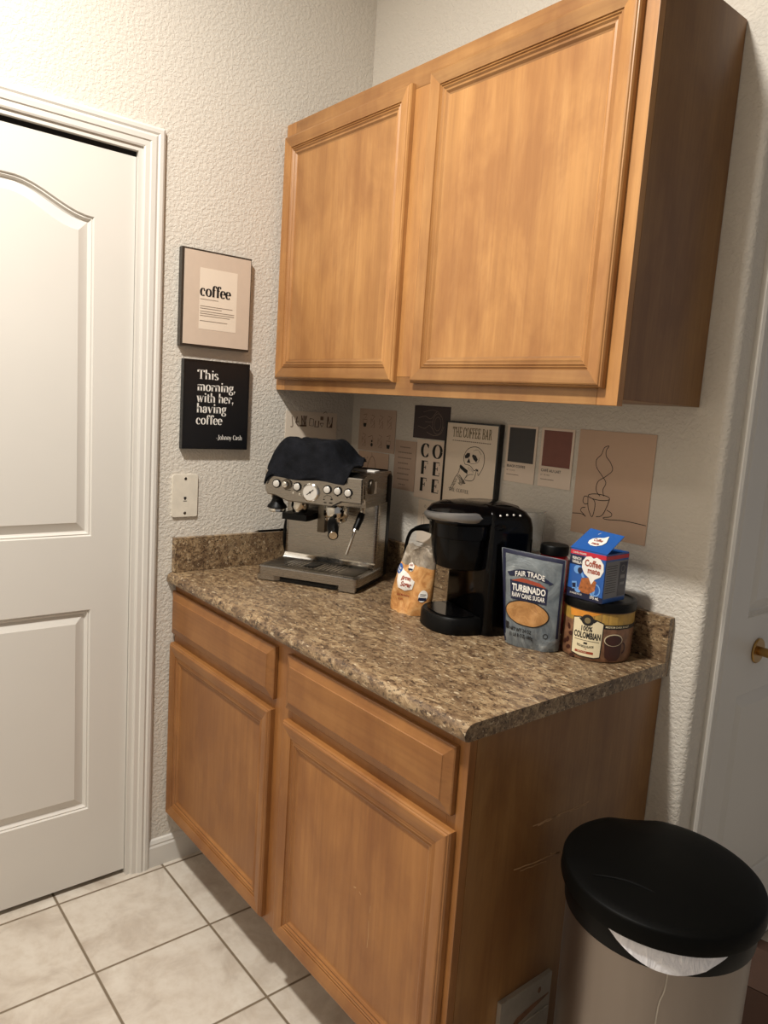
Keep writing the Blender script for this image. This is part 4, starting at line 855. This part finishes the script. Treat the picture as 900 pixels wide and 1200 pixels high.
# red canister and clear tumbler at the back
rc = thing('red_canister', 'red plastic canister with black lid behind the foil sugar pouch', 'canister', (.924, -.068, CT))
obj('canister_body', lathe([(.032, 0), (.034, .003), (.034, .178), (.033, .186), (.029, .190)], 40), 'canred', rc)
obj('lid', lathe([(.0315, .1905), (.034, .1915), (.034, .211), (.032, .214), (.0, .2145)], 40), 'blackm', rc)
tb = thing('clear_tumbler', 'tall clear plastic tumbler half hidden behind the pod coffee maker', 'tumbler', (.836, -.0565, CT))
b = new(); loft(b, [circ(0, 0, z, r, 36) for r, z in ((.001, 0), (.026, 0), (.027, .004), (.035, .281), (.0355, .283), (.033, .281), (.025, .006), (.001, .0058))], True, True); obj('cup', b, 'clear', tb)
obj('label', loft(new(), [circ(0, 0, z, r, 36) for r, z in ((.0325, .15), (.0335, .185), (.0330, .185), (.0320, .15))]+[circ(0, 0, .15, .0325, 36)], False, False), 'whiteink', tb)
# pen on backsplash
p = thing('pen', 'thin black pen lying on top of the left backsplash', 'pen', (.011, -.30, CT+.1045))
obj('barrel', rod(new(), (0, -.05, 0), (0, .03, 0), .0032, n=14), 'blackm', p); obj('cap', rod(new(), (0, .03, 0), (0, .055, 0), .0042, .0038, n=14), 'black', p); obj('tip', rod(new(), (0, -.062, 0), (0, -.05, 0), .0008, .003, n=12), 'chrome', p)

# ================================================================ TRASH CAN
TX, TY = 1.42, -.335
tc = thing('trash_can', 'round stainless steel bin with black domed lid beside the base cabinet', 'bin', (TX, TY, 0))
obj('can_body', lathe([(.150, .02), (.152, .024), (.153, .30), (.155, .590)], 72, cap1=False), 'steelv', tc)
obj('base_ring', lathe([(.150, 0), (.156, .003), (.156, .024), (.152, .028)], 64), 'blackm', tc)
obj('rim', lathe([(.1552, .572), (.159, .574), (.160, .584), (.160, .614), (.158, .620), (.150, .620)], 72, cap0=False, cap1=False), 'blackm', tc).location.z = .01
AV = math.atan2(-1.17, .50)
b = new(); n = 96; rings = []
for q in range(7):
    ring = []
    for i in range(n):
        a = 2*PI*i/n; da = abs((a-AV-.22+PI) % (2*PI)-PI); sag = max(0, 1-(da/.66)**2)
        z = .622-(q/6)*(.004+.044*sag); r = .1618+.0016*noise.noise(Vector((math.cos(a)*9, math.sin(a)*9, z*40)))
        ring.append((r*math.cos(a), r*math.sin(a), z))
    rings.append(ring)
loft(b, rings, False, False); obj('bin_bag', b, 'bag', tc, smooth=70).location.z = .01
b = new(); rings = []
prof = [(.166, .618), (.1695, .6195), (.1705, .624), (.1690, .646), (.1675, .6495), (.165, .6515), (.150, .6555), (.12, .661), (.08, .6655), (.03, .668), (.001, .6685)]
HV = AV+PI                # hinge side, away from the viewer
for r, z in prof:
    ring = []
    for i in range(96):
        a = 2*PI*i/96; da = (a-HV+PI) % (2*PI)-PI
        x, y = r*math.cos(a), r*math.sin(a)
        fwd = x*math.cos(AV)+y*math.sin(AV)     # towards the front
        dz = -.004*smoothstep(.05, .12, fwd)
        if r > .14 and .15 < da < .75: dz += -.006*math.sin((da-.15)/.60*PI)
        ring.append((x, y, z+dz))
    rings.append(ring)
loft(b, rings); ld_ = obj('lid', b, 'lid', tc, smooth=50); ld_.location.z = .01
a = Art(lambda x, y: Vector((.1556*math.cos(AV+.2+x/.155), .1556*math.sin(AV+.2+x/.155), y))); a.line([(.006, .588), (.004, .55), (-.002, .52), (-.003, .44), (-.006, .38)], .002, 4); a.done('drip_mark', 'vent', tc)
side = Vector((-math.sin(AV), math.cos(AV), 0)); fw_ = Vector((math.cos(AV), math.sin(AV), 0))
b = new(); tube(b, [fw_*.095-side*.10+Vector((0, 0, .6565)), fw_*.088-side*.05+Vector((0, 0, .660)), fw_*.094+Vector((0, 0, .6585)), fw_*.112+side*.05+Vector((0, 0, .6545))], lambda t: .0005+.0030*math.sin(PI*t), 10); obj('lid_crease', b, 'lid', ld_)
# satin metal plate on the cabinet's side
vp = thing('metal_wall_plate', 'satin metal plate with a slot fixed low on the cabinet side beside the bin', 'plate', (BX, -.47, .02))
b = new(); prism(b, [(0, 0), (.156, 0), (.156, .286), (0, .288)], .0005, .010, lambda x, y, z: (z, x, y)); bevel_all(b, .002); obj('plate', b, 'vent', vp, smooth=0)
a = Art(lambda x, y: (.0104, x, y)); a.poly([(.03, .215), (.05, .232), (.10, .240), (.150, .242), (.150, .238), (.10, .226), (.05, .215)]); a.disc(.118, .262, .005, .007); a.done('slot', 'canbrown', vp)
obj('lower_leaf', bx(.0098, .0135, .028, .152, .0, .212, bev=.0012), 'vent', vp, smooth=0)
# cardboard box on the hall floor
p = thing('cardboard_box', 'low brown cardboard box on the floor behind the bin at the right edge', 'box', (1.47, .30, 0), R(12))
b = new(); box(b, -.13, .13, -.1, .1, 0, .16, bev=.002); obj('box', b, 'cardboard', p, smooth=0)
obj('flap', xf(bx(-.13, .13, 0, .09, 0, .003), Matrix.Translation((0, -.1, .161)) @ Matrix.Rotation(R(38), 4, 'X')), 'cardboard', p, smooth=0)
